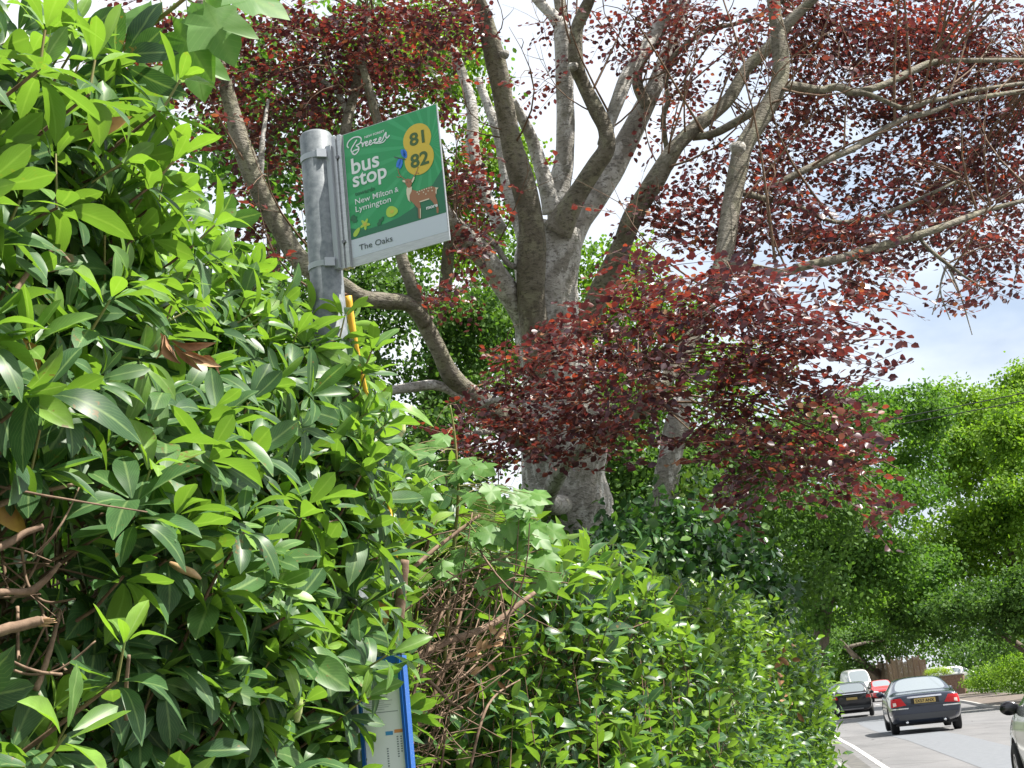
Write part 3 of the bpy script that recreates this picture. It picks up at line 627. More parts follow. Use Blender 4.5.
# sycamore saplings growing through the hedges
def sapling(name, label, stem, leaves, size):
    root = thing(name, Vector((stem[0].x, stem[0].y, stem[0].z))); tag(root, label, 'sapling')
    P, rr = smooth_path(stem, [.008-.005*i/(len(stem)-1) for i in range(len(stem))], 5); mb = MB(); mb.tube(P, rr, 7)
    L = Leaves(T_SY)
    for p, dr, nn, s in leaves:
        q = min(P, key=lambda x: (x-p).length); mb.tube(bent(q, p, .01, 3), .0016, 4, cap=False); L.add(p, dr, nn, s, 1., random.uniform(0, 1))
    rel(mb.build('stem', MT['greenstem'], root), root); rel(L.build('leaves', MT['sycamore'], root), root)
st = [pt(445, 660, 4.9), pt(450, 580, 4.85), pt(458, 500, 4.8), pt(455, 440, 4.8), pt(450, 405, 4.8)]
lv = []
for k in range(75):
    px = random.uniform(405, 545); py = random.uniform(max(420, 425+(px-440)*.75), 580)
    lv.append((pt(px, py, random.uniform(4.55, 4.95)), (Vector((random.uniform(-1, 1), random.uniform(-.6, .2), -random.uniform(.1, .6)))), Vector((random.gauss(0, .4), -.6, .8)), random.uniform(.07, .115)))
sapling('sycamore_sapling', 'young sycamore with lobed leaves spreading over the hedge right of the bus stop post', st, lv, .1)
st = [pt(60, 90, 3.2), pt(120, 50, 3.15), pt(155, 22, 3.1), pt(200, -15, 3.05), pt(230, -50, 3.0)]
lv = [(pt(172, 16, 3.1), Vector((.5, 0, -1)), Vector((-.3, -1, .3)), .17), (pt(205, 2, 3.05), Vector((.4, -.1, -1)), Vector((.2, -1, .5)), .16), (pt(225, -12, 3.0), Vector((1, 0, -.5)), Vector((0, -.7, .8)), .15), (pt(140, 60, 3.15), Vector((.3, 0, -1)), Vector((.5, -1, .3)), .15), (pt(160, 0, 3.1), Vector((-.6, 0, -.4)), Vector((0, -.8, .6)), .13), (pt(205, -10, 3.2), Vector((0, 0, -1)), Vector((-.4, -1, .2)), .16), (pt(190, 40, 3.3), Vector((.2, 0, -1)), Vector((.4, -1, .3)), .15)]
sapling('sycamore_sapling', 'large lobed sycamore leaves on a thin stem at the top left of the rhododendron hedge', st, lv, .15)

# ------------------------------------------------------------------ copper beech behind the hedge
TB = pt(578, 520, 15); TB.z = 0
beech = thing('copper_beech', TB); tag(beech, 'big copper beech with pale grey limbs and dark red leaves behind the hedge', 'tree')
limb_pts = []
def limb(spec, name='limb', n=12, wob=.08, sub=6, moss=False):
    P = [pt(a, b, d) for a, b, w_, d in spec]; rr = [w_/2*d/F*(.9 if name == 'limb' else .86) for a, b, w_, d in spec]
    P, rr = smooth_path(P, rr, sub)
    P = [p+Vector((noise.noise(p*.9), noise.noise(p*.9+Vector((7, 0, 0))), noise.noise(p*.9+Vector((0, 9, 0)))))*rr[i]*.5 for i, p in enumerate(P)]
    rr = [r_*(1+.16*noise.noise(P[i]*2.3)) for i, r_ in enumerate(rr)]
    mb = MB(); mb.tube(P, rr, n, wob=wob); limb_pts.extend(P[1:]); return rel(mb.build(name, MT['bark_moss' if moss else 'bark'], beech), beech)
limb([(572, 700, 190, 15), (578, 620, 150, 15), (580, 560, 124, 15), (577, 510, 104, 15), (571, 460, 92, 15), (562, 400, 82, 15), (555, 345, 76, 15), (552, 295, 74, 15), (556, 255, 66, 15), (560, 228, 46, 15)], 'trunk', 20, .18)
LB = [
 [(556, 450, 22, 15), (546, 390, 30, 14.8), (536, 330, 34, 14.6), (531, 290, 32, 14.5), (531, 220, 30, 14.4), (515, 146, 26, 14.3), (506, 102, 24, 14.2), (493, 53, 21, 14), (484, 23, 19, 13.9), (474, -10, 17, 13.7), (465, -80, 15, 13.5)],
 [(553, 215, 22, 15), (547, 187, 20, 15), (534, 145, 16, 15), (524, 122, 12, 14.8), (512, 100, 10, 14.6)],
 [(558, 240, 30, 15.3), (557, 190, 24, 15.4), (563, 152, 21, 15.4), (566, 102, 21, 15.4), (563, 38, 19, 15.4), (554, 18, 15, 15.4), (537, 0, 12, 15.4), (510, -40, 9, 15.4)],
 [(563, 45, 15, 15.4), (561, 10, 14, 15.5), (553, -40, 12, 15.6)],
 [(560, 235, 34, 14.8), (575, 205, 25, 14.7), (594, 170, 21, 14.6), (605, 150, 19, 14.5), (604, 130, 17, 14.5), (596, 112, 18, 14.5), (582, 82, 17, 14.5), (576, 62, 18, 14.4), (578, 29, 15, 14.4), (586, 10, 15, 14.4), (593, -10, 13, 14.3), (600, -60, 10, 14.3)],
 [(603, 145, 15, 14.5), (608, 125, 13, 14.6), (616, 105, 14, 14.6), (627, 79, 15, 14.7), (642, 55, 15, 14.8), (661, 23, 14, 15), (673, 0, 12, 15), (690, -40, 10, 15)],
 [(566, 250, 36, 15.3), (578, 217, 30, 15.4), (600, 186, 27, 15.4), (624, 149, 25, 15.5), (645, 111, 22, 15.5), (656, 88, 18, 15.5), (667, 59, 16, 15.6), (679, 29, 14, 15.7), (687, -10, 12, 15.8)],
 [(648, 108, 14, 15.4), (639, 88, 12, 15.4), (639, 72, 11, 15.4), (646, 55, 11, 15.4), (660, 36, 10, 15.4), (670, 10, 8, 15.4)],
 [(667, 152, 6, 15.2), (663, 120, 6, 15), (668, 100, 6, 15), (666, 85, 6, 15), (672, 59, 6, 15), (694, 38, 6, 15), (714, 28, 5.5, 15), (736, 24, 5, 15), (762, 14, 4, 15), (800, -10, 3, 15)],
 [(585, 330, 26, 14.4), (606, 280, 24, 14), (622, 244, 22, 13.7), (632, 217, 22, 13.5), (652, 182, 21, 13.4), (672, 150, 18, 13.4), (694, 129, 16, 13.5), (714, 114, 15, 13.6), (730, 98, 15, 13.7), (747, 70, 14, 13.8), (771, 47, 13, 13.8), (794, 18, 13, 13.8), (812, 0, 11, 13.8), (850, -40, 9, 13.8)],
 [(692, 138, 9, 13.5), (711, 135, 9, 13.4), (728, 127, 9, 13.2), (762, 106, 9, 12.8), (778, 96, 8, 12.6)],
 # low limb that swings out over the hedge and rises to the right
 [(566, 505, 26, 14.6), (548, 500, 19, 13.8), (560, 475, 19, 13), (575, 455, 17, 12.5), (600, 436, 17, 12), (625, 420, 17, 11.7), (648, 403, 18, 11.5), (652, 375, 17, 11.5), (640, 365, 12, 11.4)],
 [(648, 400, 18, 11.5), (672, 370, 18, 11.6), (700, 320, 19, 11.8), (722, 265, 21, 12), (731, 205, 22, 12.2), (738, 165, 22, 12.3), (744, 142, 21, 12.4), (764, 112, 19, 12.5), (780, 82, 19, 12.6), (782, 48, 18, 12.7), (775, 5, 14, 12.8), (770, -50, 12, 13)],
 [(782, 86, 14, 12.6), (800, 87, 10, 12.7), (821, 90, 9, 12.8), (838, 87, 9, 12.9), (856, 92, 9, 13), (888, 82, 8, 13.2), (915, 68, 8, 13.4), (935, 61, 7, 13.5), (973, 60, 6, 13.7), (1030, 60, 5, 14)],
 [(858, 92, 7, 13), (874, 96, 6, 13), (900, 107, 6, 13.1), (915, 106, 6, 13.2), (929, 101, 5, 13.2), (950, 97, 5, 13.3), (975, 90, 4, 13.5), (1030, 82, 4, 14)],
 [(765, 190, 8, 12.6), (800, 172, 8, 12.7), (827, 160, 8, 12.8), (850, 150, 7.5, 12.9), (865, 141, 7, 13), (900, 120, 7, 13.1), (929, 112, 6, 13.2), (950, 104, 6, 13.3), (975, 98, 5, 13.4), (1030, 90, 5, 13.8)],
 [(735, 190, 10, 12.3), (777, 201, 6, 12.5), (800, 207, 6, 12.6), (835, 222, 5, 12.8), (876, 216, 5, 13), (911, 203, 4, 13.3), (960, 180, 3, 13.6)],
 [(722, 262, 16, 12), (777, 274, 10, 11.9), (806, 267, 10, 11.9), (841, 259, 10, 12), (888, 244, 10, 12.2), (929, 232, 9, 12.4), (967, 218, 7, 12.6), (990, 209, 6, 12.8), (1040, 196, 4, 13)],
 [(918, 236, 5, 12.4), (930, 250, 4.5, 12.3), (947, 264, 4, 12.3), (962, 275, 3, 12.2), (985, 290, 2, 12.2)],
 [(947, 264, 3, 12.3), (940, 290, 2, 12.3), (950, 320, 1.3, 12.3)], [(947, 264, 3, 12.3), (960, 295, 2, 12.3), (972, 335, 1.2, 12.3)], [(940, 290, 2, 12.3), (932, 315, 1.2, 12.3)],
 # limbs on the other side
 [(545, 350, 36, 15), (527, 318, 32, 14.8), (508, 296, 28, 14.6), (494, 276, 26, 14.4), (480, 255, 24, 14.2), (466, 240, 22, 14), (452, 222, 16, 13.8), (440, 200, 12, 13.6), (425, 165, 9, 13.5)],
 [(524, 300, 16, 14.8), (521, 262, 17, 15), (523, 242, 17, 15.2), (518, 222, 15, 15.3), (508, 185, 14, 15.4), (500, 140, 12, 15.5), (486, 102, 10, 15.6), (478, 80, 8, 15.7)],
 [(520, 268, 8, 14.6), (508, 264, 7, 14.4), (498, 250, 7, 14.3), (490, 240, 6, 14.2), (468, 226, 5, 14)],
 [(500, 230, 14, 15.4), (485, 190, 14, 15.6), (474, 150, 15, 15.8), (473, 120, 13, 15.9), (470, 97, 12, 16), (459, 64, 10, 16.1), (450, 45, 8, 16.2), (420, 30, 6, 16.2)],
 [(560, 455, 46, 15), (520, 430, 36, 14.2), (480, 402, 28, 13.6), (455, 378, 23, 13.2), (440, 350, 20, 13), (424, 320, 18, 12.9), (411, 283, 15, 12.8), (401, 256, 13, 12.8), (390, 205, 12, 12.8), (385, 150, 11, 12.9), (374, 110, 10, 13), (360, 60, 8, 13)],
 [(428, 326, 18, 12.9), (410, 306, 18, 12.8), (387, 302, 18, 12.7), (365, 298, 18, 12.6), (343, 284, 19, 12.5), (318, 272, 20, 12.5), (300, 258, 22, 12.5), (283, 232, 22, 12.5), (266, 205, 22, 12.5), (250, 175, 22, 12.5), (238, 142, 21, 12.5), (228, 100, 16, 12.5), (215, 50, 12, 12.5), (200, 0, 9, 12.4)],
 [(330, 278, 14, 12.6), (338, 210, 12, 13), (343, 150, 13, 13.2), (348, 120, 12, 13.3), (356, 86, 11, 13.4), (361, 52, 9, 13.5), (370, 10, 7, 13.6)],
 [(350, 120, 8, 13.3), (335, 90, 6, 13.4), (300, 70, 4, 13.4)], [(258, 190, 9, 12.5), (262, 140, 6, 12.6), (268, 100, 4, 12.8)],
 [(470, 402, 12, 13.4), (440, 386, 12, 13.2), (405, 388, 11, 13), (380, 392, 9, 12.9)],
 [(480, 405, 9, 12.8), (505, 400, 7, 12.6), (520, 415, 5, 12.4)], [(490, 432, 8, 13), (468, 436, 6, 12.6), (450, 445, 4, 12.4)],
 [(575, 300, 8, 15), (560, 120, 2, 15)],
]
MOSS = {428, 556, 585, 692, 560, 648, 782, 858, 765, 735, 722, 918, 667, 563, 330}
for s in LB[:-1]:
    limb(s, 'limb', 12 if max(x[2] for x in s) > 12 else 8, moss=(s[0][0] in MOSS))
for k, (a, b, w_, d) in enumerate(((504, 54, 9, 13.9), (573, 66, 9, 14.3), (737, 148, 15, 12.1))):       # knobs and a healed burl
    mb = MB(); p = pt(a, b, d); r_ = w_/2*d/F; dv = (rt*random.uniform(-1, .2)-fw*.6).normalized(); mb.tube([p-dv*r_*.6, p, p+dv*r_*.7, p+dv*r_*1.05], [r_*1.1, r_, r_*.8, r_*.3], 10, wob=.3); rel(mb.build('burl', MT['bark'], beech), beech)
BL = Leaves(T_HX); BT = MB()
def beech_spray(p, dirn, n, near):
    d = Vector(dirn); d.z = d.z*.5-random.uniform(-.1, .35); d.normalize(); side = d.cross(Vector((0, 0, 1))).normalized(); upn = side.cross(d)
    roll = random.gauss(0, .45); upn = (upn*math.cos(roll)+side*math.sin(roll)).normalized(); side = d.cross(upn)
    L_ = .036*n; P = [p+d*L_*t+Vector((0, 0, -.10*L_*t*t)) for t in (0, .35, .7, 1)]
    BT.tube(P, [.0042, .003, .0022, .0012], 3, cap=False)
    base = random.uniform(.05, .7)
    for k in range(n):
        t = (k+.6)/n; q = p+d*L_*t+Vector((0, 0, -.10*L_*t*t))+rv()*.012; sg = 1 if k % 2 else -1
        ld = (d*random.uniform(.25, .8)+side*sg*random.uniform(.5, 1)+rv()*.3); 
        off = side*sg*random.uniform(0, .05)
        BL.add(q+off, ld, upn+rv()*.8, random.uniform(.048, .078), random.uniform(1.0, 1.3), min(1, max(0, base+random.gauss(0, .24))))
LP = np.array([list(p) for p in limb_pts])
def blob(px, py, rx, ry, d, n, rd=.9, bare=False):
    c = pt(px, py, d); k = d/F
    i = int(np.argmin(((LP-np.array(c))**2).sum(1))); A = Vector(LP[i]); ends = []
    for j in range(max(1, n//9)):
        e = c+rt*rx*k*random.uniform(-.8, .8)+up*ry*k*random.uniform(-.7, .7)+fw*random.uniform(-rd, rd)*.7
        P = bent(A+rv()*.05, e, random.uniform(-.1, .2), 5, .12); r_ = .006+.002*(e-A).length
        if (e-A).length < 4: BT.tube(P, [r_*(1-.15*q) for q in range(6)], 5, cap=False)
        ends.append(P)
    for j in range(n):
        while True:
            a, b, e = random.uniform(-1, 1), random.uniform(-1, 1), random.uniform(-1, 1)
            if a*a+b*b+e*e < 1: break
        p = c+rt*rx*k*a+up*ry*k*b+fw*rd*e
        dr = (p-A); dr.z *= .4; dr = dr.normalized()+rv()*.7
        beech_spray(p-dr.normalized()*.3, dr, random.randint(9, 17), d < 12)
NEAR = [(610, 320, 70, 45, 11, 26), (690, 290, 80, 40, 10, 34), (765, 300, 72, 42, 9.6, 30), (690, 355, 100, 45, 9.8, 40), (785, 360, 72, 50, 9.4, 32), (830, 415, 45, 40, 9.2, 15), (775, 440, 70, 45, 9.4, 28), (845, 335, 34, 36, 9.6, 9), (600, 385, 60, 36, 11, 20), (560, 420, 60, 26, 11.5, 16), (500, 455, 50, 22, 12, 12), (868, 465, 18, 25, 9.2, 4), (835, 480, 40, 26, 9.2, 9), (880, 505, 14, 12, 9.1, 2), (655, 415, 60, 28, 10, 14), (720, 440, 50, 30, 9.6, 14), (645, 265, 40, 22, 11.5, 10), (540, 365, 40, 30, 12.6, 14), (470, 425, 45, 32, 12.6, 15), (870, 370, 12, 40, 9.5, 3), (745, 490, 45, 20, 9.5, 8)]
NEAR += [(515, 345, 30, 26, 12.6, 9), (560, 320, 36, 22, 12.2, 8), (500, 385, 36, 26, 12.6, 9), (590, 350, 40, 26, 11.6, 9), (555, 350, 35, 30, 12.4, 9), (570, 400, 40, 30, 12, 10), (540, 440, 35, 30, 12, 9), (600, 455, 30, 25, 11.4, 6), (520, 410, 30, 30, 12.4, 8)]
FAR = [(480, 185, 32, 45, 13.6, 16), (470, 250, 30, 28, 13.6, 10), (445, 295, 30, 25, 13.2, 7), (260, 40, 62, 50, 13.4, 40), (330, 60, 70, 60, 13.6, 48), (400, 40, 60, 50, 13.6, 40), (450, 20, 42, 32, 13.2, 22), (290, 110, 62, 42, 13.4, 30), (250, 150, 34, 45, 13.3, 14), (365, 112, 40, 36, 14, 14), (250, 225, 26, 28, 13.3, 7), (425, 92, 28, 26, 13.6, 6), (300, 180, 30, 50, 14, 9),
       (625, 55, 28, 45, 15, 9), (685, 18, 50, 24, 15, 14), (690, 75, 28, 36, 15, 7), (545, 78, 20, 22, 15.5, 3), (800, 30, 60, 40, 15, 22), (880, 40, 80, 45, 15, 40), (970, 40, 70, 50, 15.4, 42), (850, 110, 70, 38, 15, 24), (940, 120, 80, 38, 15.3, 30), (1010, 110, 45, 50, 15.4, 22), (900, 180, 80, 38, 14.6, 28), (985, 195, 60, 40, 15, 26), (800, 170, 56, 36, 14, 18), (760, 225, 60, 36, 12.6, 22), (850, 240, 70, 32, 13, 26), (940, 240, 56, 28, 13.6, 16), (1000, 255, 35, 32, 14, 10), (770, 120, 26, 28, 14.6, 5), (680, 215, 56, 30, 13.2, 16), (715, 165, 40, 34, 14, 8), (620, 20, 50, 22, 15, 8), (870, 290, 40, 26, 12, 8), (965, 290, 25, 22, 12.6, 4)]
FAR += [(745, 60, 34, 40, 14.6, 7), (655, 120, 30, 34, 15.2, 4), (560, 22, 34, 22, 15.4, 5), (1000, 150, 40, 40, 15.5, 9), (930, 70, 60, 40, 15.8, 10), (830, 70, 50, 40, 15.6, 8), (130, 30, 50, 40, 12.6, 14), (215, 95, 32, 60, 13, 16), (170, 60, 40, 40, 12.8, 10)]
ABOVE = [(250, -110, 260, 90, 13.4, 90), (600, -130, 220, 110, 15, 50), (900, -120, 260, 110, 14.6, 100), (1180, 60, 140, 160, 14.6, 70), (1150, 260, 100, 60, 13.6, 25), (60, 120, 200, 120, 13, 40), (1200, -250, 250, 160, 10.5, 70)]
for b_ in NEAR: blob(*b_[:5], int(b_[5]*1.55), rd=.9)
for b_ in FAR: blob(*b_[:5], int(b_[5]*(3.3 if b_[0] > 660 else 1.9)), rd=1.0)
for b_ in ABOVE: blob(*b_, rd=2.0)
for k in range(150):                      # thin branchlets along the limbs, some with a few leaves
    i = random.randrange(len(LP)); A = Vector(LP[i]); px, py, dd = proj(A)
    if py > 300 or (px < 430 and random.random() < .6) or (500 < px < 610 and py > 150): continue
    dr = (A-Vector((TB.x, TB.y, A.z-2))).normalized()*.7+rv()*.8+Vector((0, 0, .35)); L_ = random.uniform(.6, 2.0); E_ = A+dr.normalized()*L_
    P = bent(A, E_, random.uniform(-.15, .25), 6, .26); r_ = .004+.0055*L_
    BT.tube(P, [r_*(1-.14*q) for q in range(7)], 5, cap=False)
    for j in (3, 4, 5):
        q = P[j]+(dr.normalized()+rv()*.9).normalized()*random.uniform(.25, .6); BT.tube(bent(P[j], q, .03, 3, .04), [r_*.4, r_*.3, r_*.2, r_*.12], 4, cap=False)
        if random.random() < .45: beech_spray(q, q-P[j], random.randint(6, 11), False)
rel(BL.build('leaves', MT['beech'], beech), beech); rel(BT.build('twigs', MT['twig'], beech), beech)

# ------------------------------------------------------------------ other trees and shrubs
def crown(L, lobes, n, size, clump=26, inner=.25):
    vol = [l[1][0]*l[1][1]+l[1][1]*l[1][2]+l[1][0]*l[1][2] for l in lobes]; tot = sum(vol)
    for (c, r_), v in zip(lobes, vol):
        nc = max(4, int(n*v/tot/clump)); c = np.array(c); r_ = np.array(r_)
        D = unit(rng.normal(size=(nc, 3))); D[:, 2] = np.abs(D[:, 2])*np.where(rng.random(nc) < .72, 1, -1)
        rad = np.where(rng.random(nc) < inner, rng.uniform(.35, .85, nc), rng.uniform(.82, 1.08, nc))
        C = c+D*r_*rad[:, None]
        ct = np.clip(rng.normal(.5, .2, nc), 0, 1)
        cs = size*rng.uniform(2.2, 4.2, nc)
        O = rng.normal(size=(nc, clump, 3))*.5*cs[:, None, None]; O[:, :, 2] *= .65
        P = (C[:, None]+O).reshape(-1, 3); out_ = np.repeat(D, clump, 0)
        N = unit(out_*.7+np.array([0, 0, .6])+rng.normal(size=P.shape)*.55); Dd = rng.normal(size=P.shape); Dd[:, 2] -= .3
        m_ = len(P); L.addn(P, Dd, N, size*rng.uniform(.7, 1.3, m_), rng.uniform(.9, 1.3, m_), np.clip(np.repeat(ct, clump)+rng.normal(0, .15, m_), 0, 1))
def billow(lobes):                        # each big lobe breaks up into rounded boughs
    out = []
    for c, r_ in lobes:
        out.append((c, tuple(q*.72 for q in r_)))
        for k in range(9):
            v = rv(); v.z = abs(v.z) if random.random() < .7 else v.z; f = random.uniform(.3, .52)
            out.append((tuple(c[i]+v[i]*r_[i]*.72 for i in range(3)), (r_[0]*f, r_[1]*f, r_[2]*f*.8)))
    return out
def px_lobe(px, py, rx, ry, d, rd=None):
    k = d/F; return (tuple(pt(px, py, d)), (rx*k, (rd or (rx+ry)/2*k*.9), ry*k))
def tree(name, label, lobes, n, size, M, tpx, trad, d, group=None, cat='tree', clump=26, inner=.25, trunk=True):
    B = pt(tpx, 690, d); B.z = gz(B.x, B.y); root = thing(name, B); tag(root, label, cat, group)
    L = Leaves(T_HX); bil = n > 6500 and cat == 'tree'; crown(L, billow(lobes) if bil else lobes, int(n*2.1) if bil else n, size*.72 if bil else size, clump, .14 if bil else inner); rel(L.build('crown' if cat == 'tree' else 'foliage', MT[M], root), root)
    mb = MB(); cz = sum(l[0][2] for l in lobes)/len(lobes); cx = sum(l[0][0] for l in lobes)/len(lobes); cy = sum(l[0][1] for l in lobes)/len(lobes)
    if trunk:
        h = max(1.0, cz-B.z); T = [B, B.lerp(Vector((cx, cy, cz)), .35)+rv()*trad, B.lerp(Vector((cx, cy, cz)), .7)+rv()*trad, Vector((cx, cy, cz))]
        P, rr = smooth_path(T, [trad*1.25, trad*.9, trad*.7, trad*.35], 5); mb.tube(P, rr, 10, wob=.2)
        for c, r_ in lobes:
            s = P[random.randint(len(P)//3, len(P)-2)]
            if (Vector(c)-s).length > max(r_)*1.5: continue
            mb.tube(bent(s, c, h*.03, 5, h*.03), [trad*.42*(1-.16*i) for i in range(6)], 6)
        rel(mb.build('trunk' if cat == 'tree' else 'stem', MT['bark2'], root), root)
    return root
G1 = 'green trees behind the beech'; G2 = 'trees along the road'
tree('lime_tree', 'sunlit yellow-green tree seen between the bus stop flag and the beech trunk', [px_lobe(430, 110, 80, 90, 30), px_lobe(490, 200, 60, 70, 31), px_lobe(400, 40, 70, 60, 31), px_lobe(510, 330, 60, 60, 31), px_lobe(440, 250, 70, 80, 32)], 9000, .16, 'lime', 440, .25, 31, G1)
tree('oak_tree', 'mid green tree low behind the left limbs of the beech', [px_lobe(400, 340, 90, 70, 24), px_lobe(480, 370, 70, 70, 25), px_lobe(330, 310, 80, 70, 24), px_lobe(440, 440, 110, 60, 24), px_lobe(520, 300, 30, 60, 26)], 11000, .13, 'dark', 420, .25, 24, G1)
tree('oak_tree', 'green tree glimpsed through dark red leaves above the rhododendron hedge', [px_lobe(260, 200, 80, 110, 28), px_lobe(200, 90, 80, 80, 29), px_lobe(300, 60, 90, 60, 29), px_lobe(320, 180, 60, 80, 29)], 6000, .16, 'green', 260, .25, 28, G1)
tree('lime_tree', 'bright green tree showing in the gaps just right of the beech trunk', [px_lobe(600, 270, 60, 40, 36), px_lobe(640, 350, 70, 80, 36), px_lobe(570, 350, 60, 80, 37), px_lobe(700, 420, 90, 80, 36), px_lobe(600, 430, 70, 60, 36)], 9000, .17, 'lime', 620, .3, 36, G1)
tree('laurel_shrub', 'dense dark evergreen shrub above the hedge at the foot of the beech', [px_lobe(665, 545, 50, 38, 11.6, .6), px_lobe(715, 570, 45, 36, 12.8, .6), px_lobe(630, 560, 34, 26, 11, .5), px_lobe(745, 600, 40, 32, 14, .6)], 5200, .085, 'darkl', 670, .05, 11.5, None, 'shrub', 14, .35)
tree('ivy_clad_stump', 'short slanting grey trunk wrapped in ivy right of the beech', [px_lobe(690, 520, 26, 40, 13.5, .4)], 700, .08, 'laurel', 680, .05, 13.5, None, 'stump', 14, .35, False)
_st = [o for o in COL.objects if o.name.startswith('ivy_clad_stump')][0]
mb = MB(); P, rr = smooth_path([pt(660, 600, 13.6), pt(664, 520, 13.6), pt(668, 470, 13.6), pt(677, 425, 13.6), pt(684, 395, 13.7)], [.16, .125, .12, .115, .09], 5); mb.tube(P, rr, 12, wob=.2); rel(mb.build('trunk', MT['bark'], _st), _st)
tree('oak_tree', 'shady dark tree behind the laurel shrub and the right end of the beech', [px_lobe(720, 480, 110, 70, 30), px_lobe(640, 520, 90, 70, 28), px_lobe(790, 530, 90, 70, 32), px_lobe(740, 600, 110, 60, 32), px_lobe(820, 460, 60, 60, 34), px_lobe(600, 460, 80, 70, 28)], 17000, .17, 'dark', 720, .3, 30, G2)
tree('oak_tree', 'broad mid green tree leaning over the far end of the hedge', [px_lobe(860, 520, 80, 70, 60), px_lobe(900, 440, 60, 60, 62), px_lobe(820, 580, 60, 60, 60), px_lobe(900, 590, 70, 50, 62), px_lobe(840, 440, 60, 50, 60)], 17000, .26, 'green', 780, .4, 60, G2)
tree('oak_tree', 'tall sunlit green tree against the sky at the right, above the overhead wires', [px_lobe(975, 420, 55, 55, 82), px_lobe(1030, 440, 60, 75, 84), px_lobe(930, 460, 45, 55, 80), px_lobe(990, 490, 70, 60, 80), px_lobe(1040, 400, 50, 40, 84)], 15000, .3, 'lime', 1060, .5, 84, G2)
tree('oak_tree', 'rounded bright green tree at the right edge in front of the taller ones', [px_lobe(980, 545, 60, 50, 66), px_lobe(1040, 540, 60, 80, 64), px_lobe(1020, 460, 40, 50, 66), px_lobe(940, 580, 45, 45, 66), px_lobe(1060, 620, 60, 50, 62)], 15000, .26, 'lime', 1075, .4, 66, G2)
tree('oak_tree', 'dark overhanging tree with bare leaning stems above the right verge', [px_lobe(985, 620, 60, 36, 58), px_lobe(1040, 620, 50, 50, 56), px_lobe(930, 625, 50, 28, 62)], 8000, .22, 'dark', 1080, .22, 58, G2)
tree('ash_tree', 'pale feathery tree where the road disappears round the bend', [px_lobe(850, 610, 45, 40, 125), px_lobe(890, 625, 45, 36, 125), px_lobe(830, 640, 30, 35, 120), px_lobe(870, 575, 40, 36, 130)], 8000, .36, 'lime', 905, .3, 125, G2)
tree('oak_tree', 'dark low tree shading the bend behind the white van', [px_lobe(850, 650, 40, 26, 118), px_lobe(900, 640, 50, 22, 118), px_lobe(815, 650, 30, 30, 112), px_lobe(790, 620, 40, 50, 110)], 8000, .34, 'dark', 893, .4, 124, G2)
tree('verge_shrub', 'dark ivy bank under the trees on the right side of the road', [px_lobe(985, 662, 40, 20, 100, 2), px_lobe(1030, 655, 50, 30, 94, 2), px_lobe(1000, 640, 60, 30, 104, 3)], 7000, .26, 'dark', 990, .05, 100, None, 'shrub', 16, .3, False)
_o = tree('far_wood', 'dense dark wood closing the view beyond the road bend', [px_lobe(790, 640, 60, 60, 150, 8), px_lobe(870, 620, 70, 70, 155, 8), px_lobe(950, 610, 70, 80, 150, 8), px_lobe(1040, 600, 80, 90, 150, 8), px_lobe(900, 660, 130, 30, 140, 6), px_lobe(700, 640, 80, 70, 150, 8), px_lobe(880, 510, 50, 50, 140, 6), px_lobe(830, 500, 50, 60, 140, 6), px_lobe(930, 540, 60, 60, 145, 6), px_lobe(780, 560, 60, 60, 140, 6)], 30000, .36, 'dark', 850, .05, 145, None, 'wood', 20, .2, False); _o['kind'] = 'stuff'
tree('verge_shrub', 'sunlit leafy bush on the right verge beside the footway', [px_lobe(990, 679, 19, 12, 86, 1.2), px_lobe(1020, 674, 26, 18, 77, 1.2), px_lobe(971, 684, 7, 4, 88, .6)], 5500, .14, 'lime', 990, .05, 86, None, 'shrub', 16, .3, False)
tree('roadside_shrub', 'small bright bush on the left side of the bend behind the cars', [px_lobe(842, 676, 12, 12, 150, 1.5), px_lobe(832, 680, 12, 10, 150, 1.5)], 1800, .3, 'lime', 840, .05, 150, None, 'shrub', 16, .3, False)
tree('clipped_box_hedge', 'short lime yellow clipped hedge topping the low wall across the road', [px_lobe(932, 673, 6, 4.5, 93.5, .5), px_lobe(940, 672, 6, 4.5, 93.5, .5), px_lobe(947, 672, 5, 4.5, 93.5, .4)], 3000, .06, 'limey', 940, .05, 93.5, None, 'hedge', 14, .3, False)
tree('garden_shrub', 'low dark shrubs in the garden behind the dead stems of the clipped hedge', [px_lobe(380, 560, 90, 120, 13, 1), px_lobe(480, 600, 90, 110, 14, 1), px_lobe(560, 640, 80, 90, 14, 1), px_lobe(420, 720, 130, 90, 12, 1)], 9000, .1, 'dark', 470, .05, 13, None, 'shrub', 16, .3, False)
tree('garden_shrub', 'shady shrub behind the rhododendron hedge, seen through its twiggy hollow', [px_lobe(-40, 560, 160, 170, 5.4, .5), px_lobe(120, 600, 160, 150, 5.8, .5), px_lobe(260, 560, 110, 130, 6.4, .5)], 9000, .085, 'dark', 60, .03, 5.6, None, 'shrub', 16, .3, False)

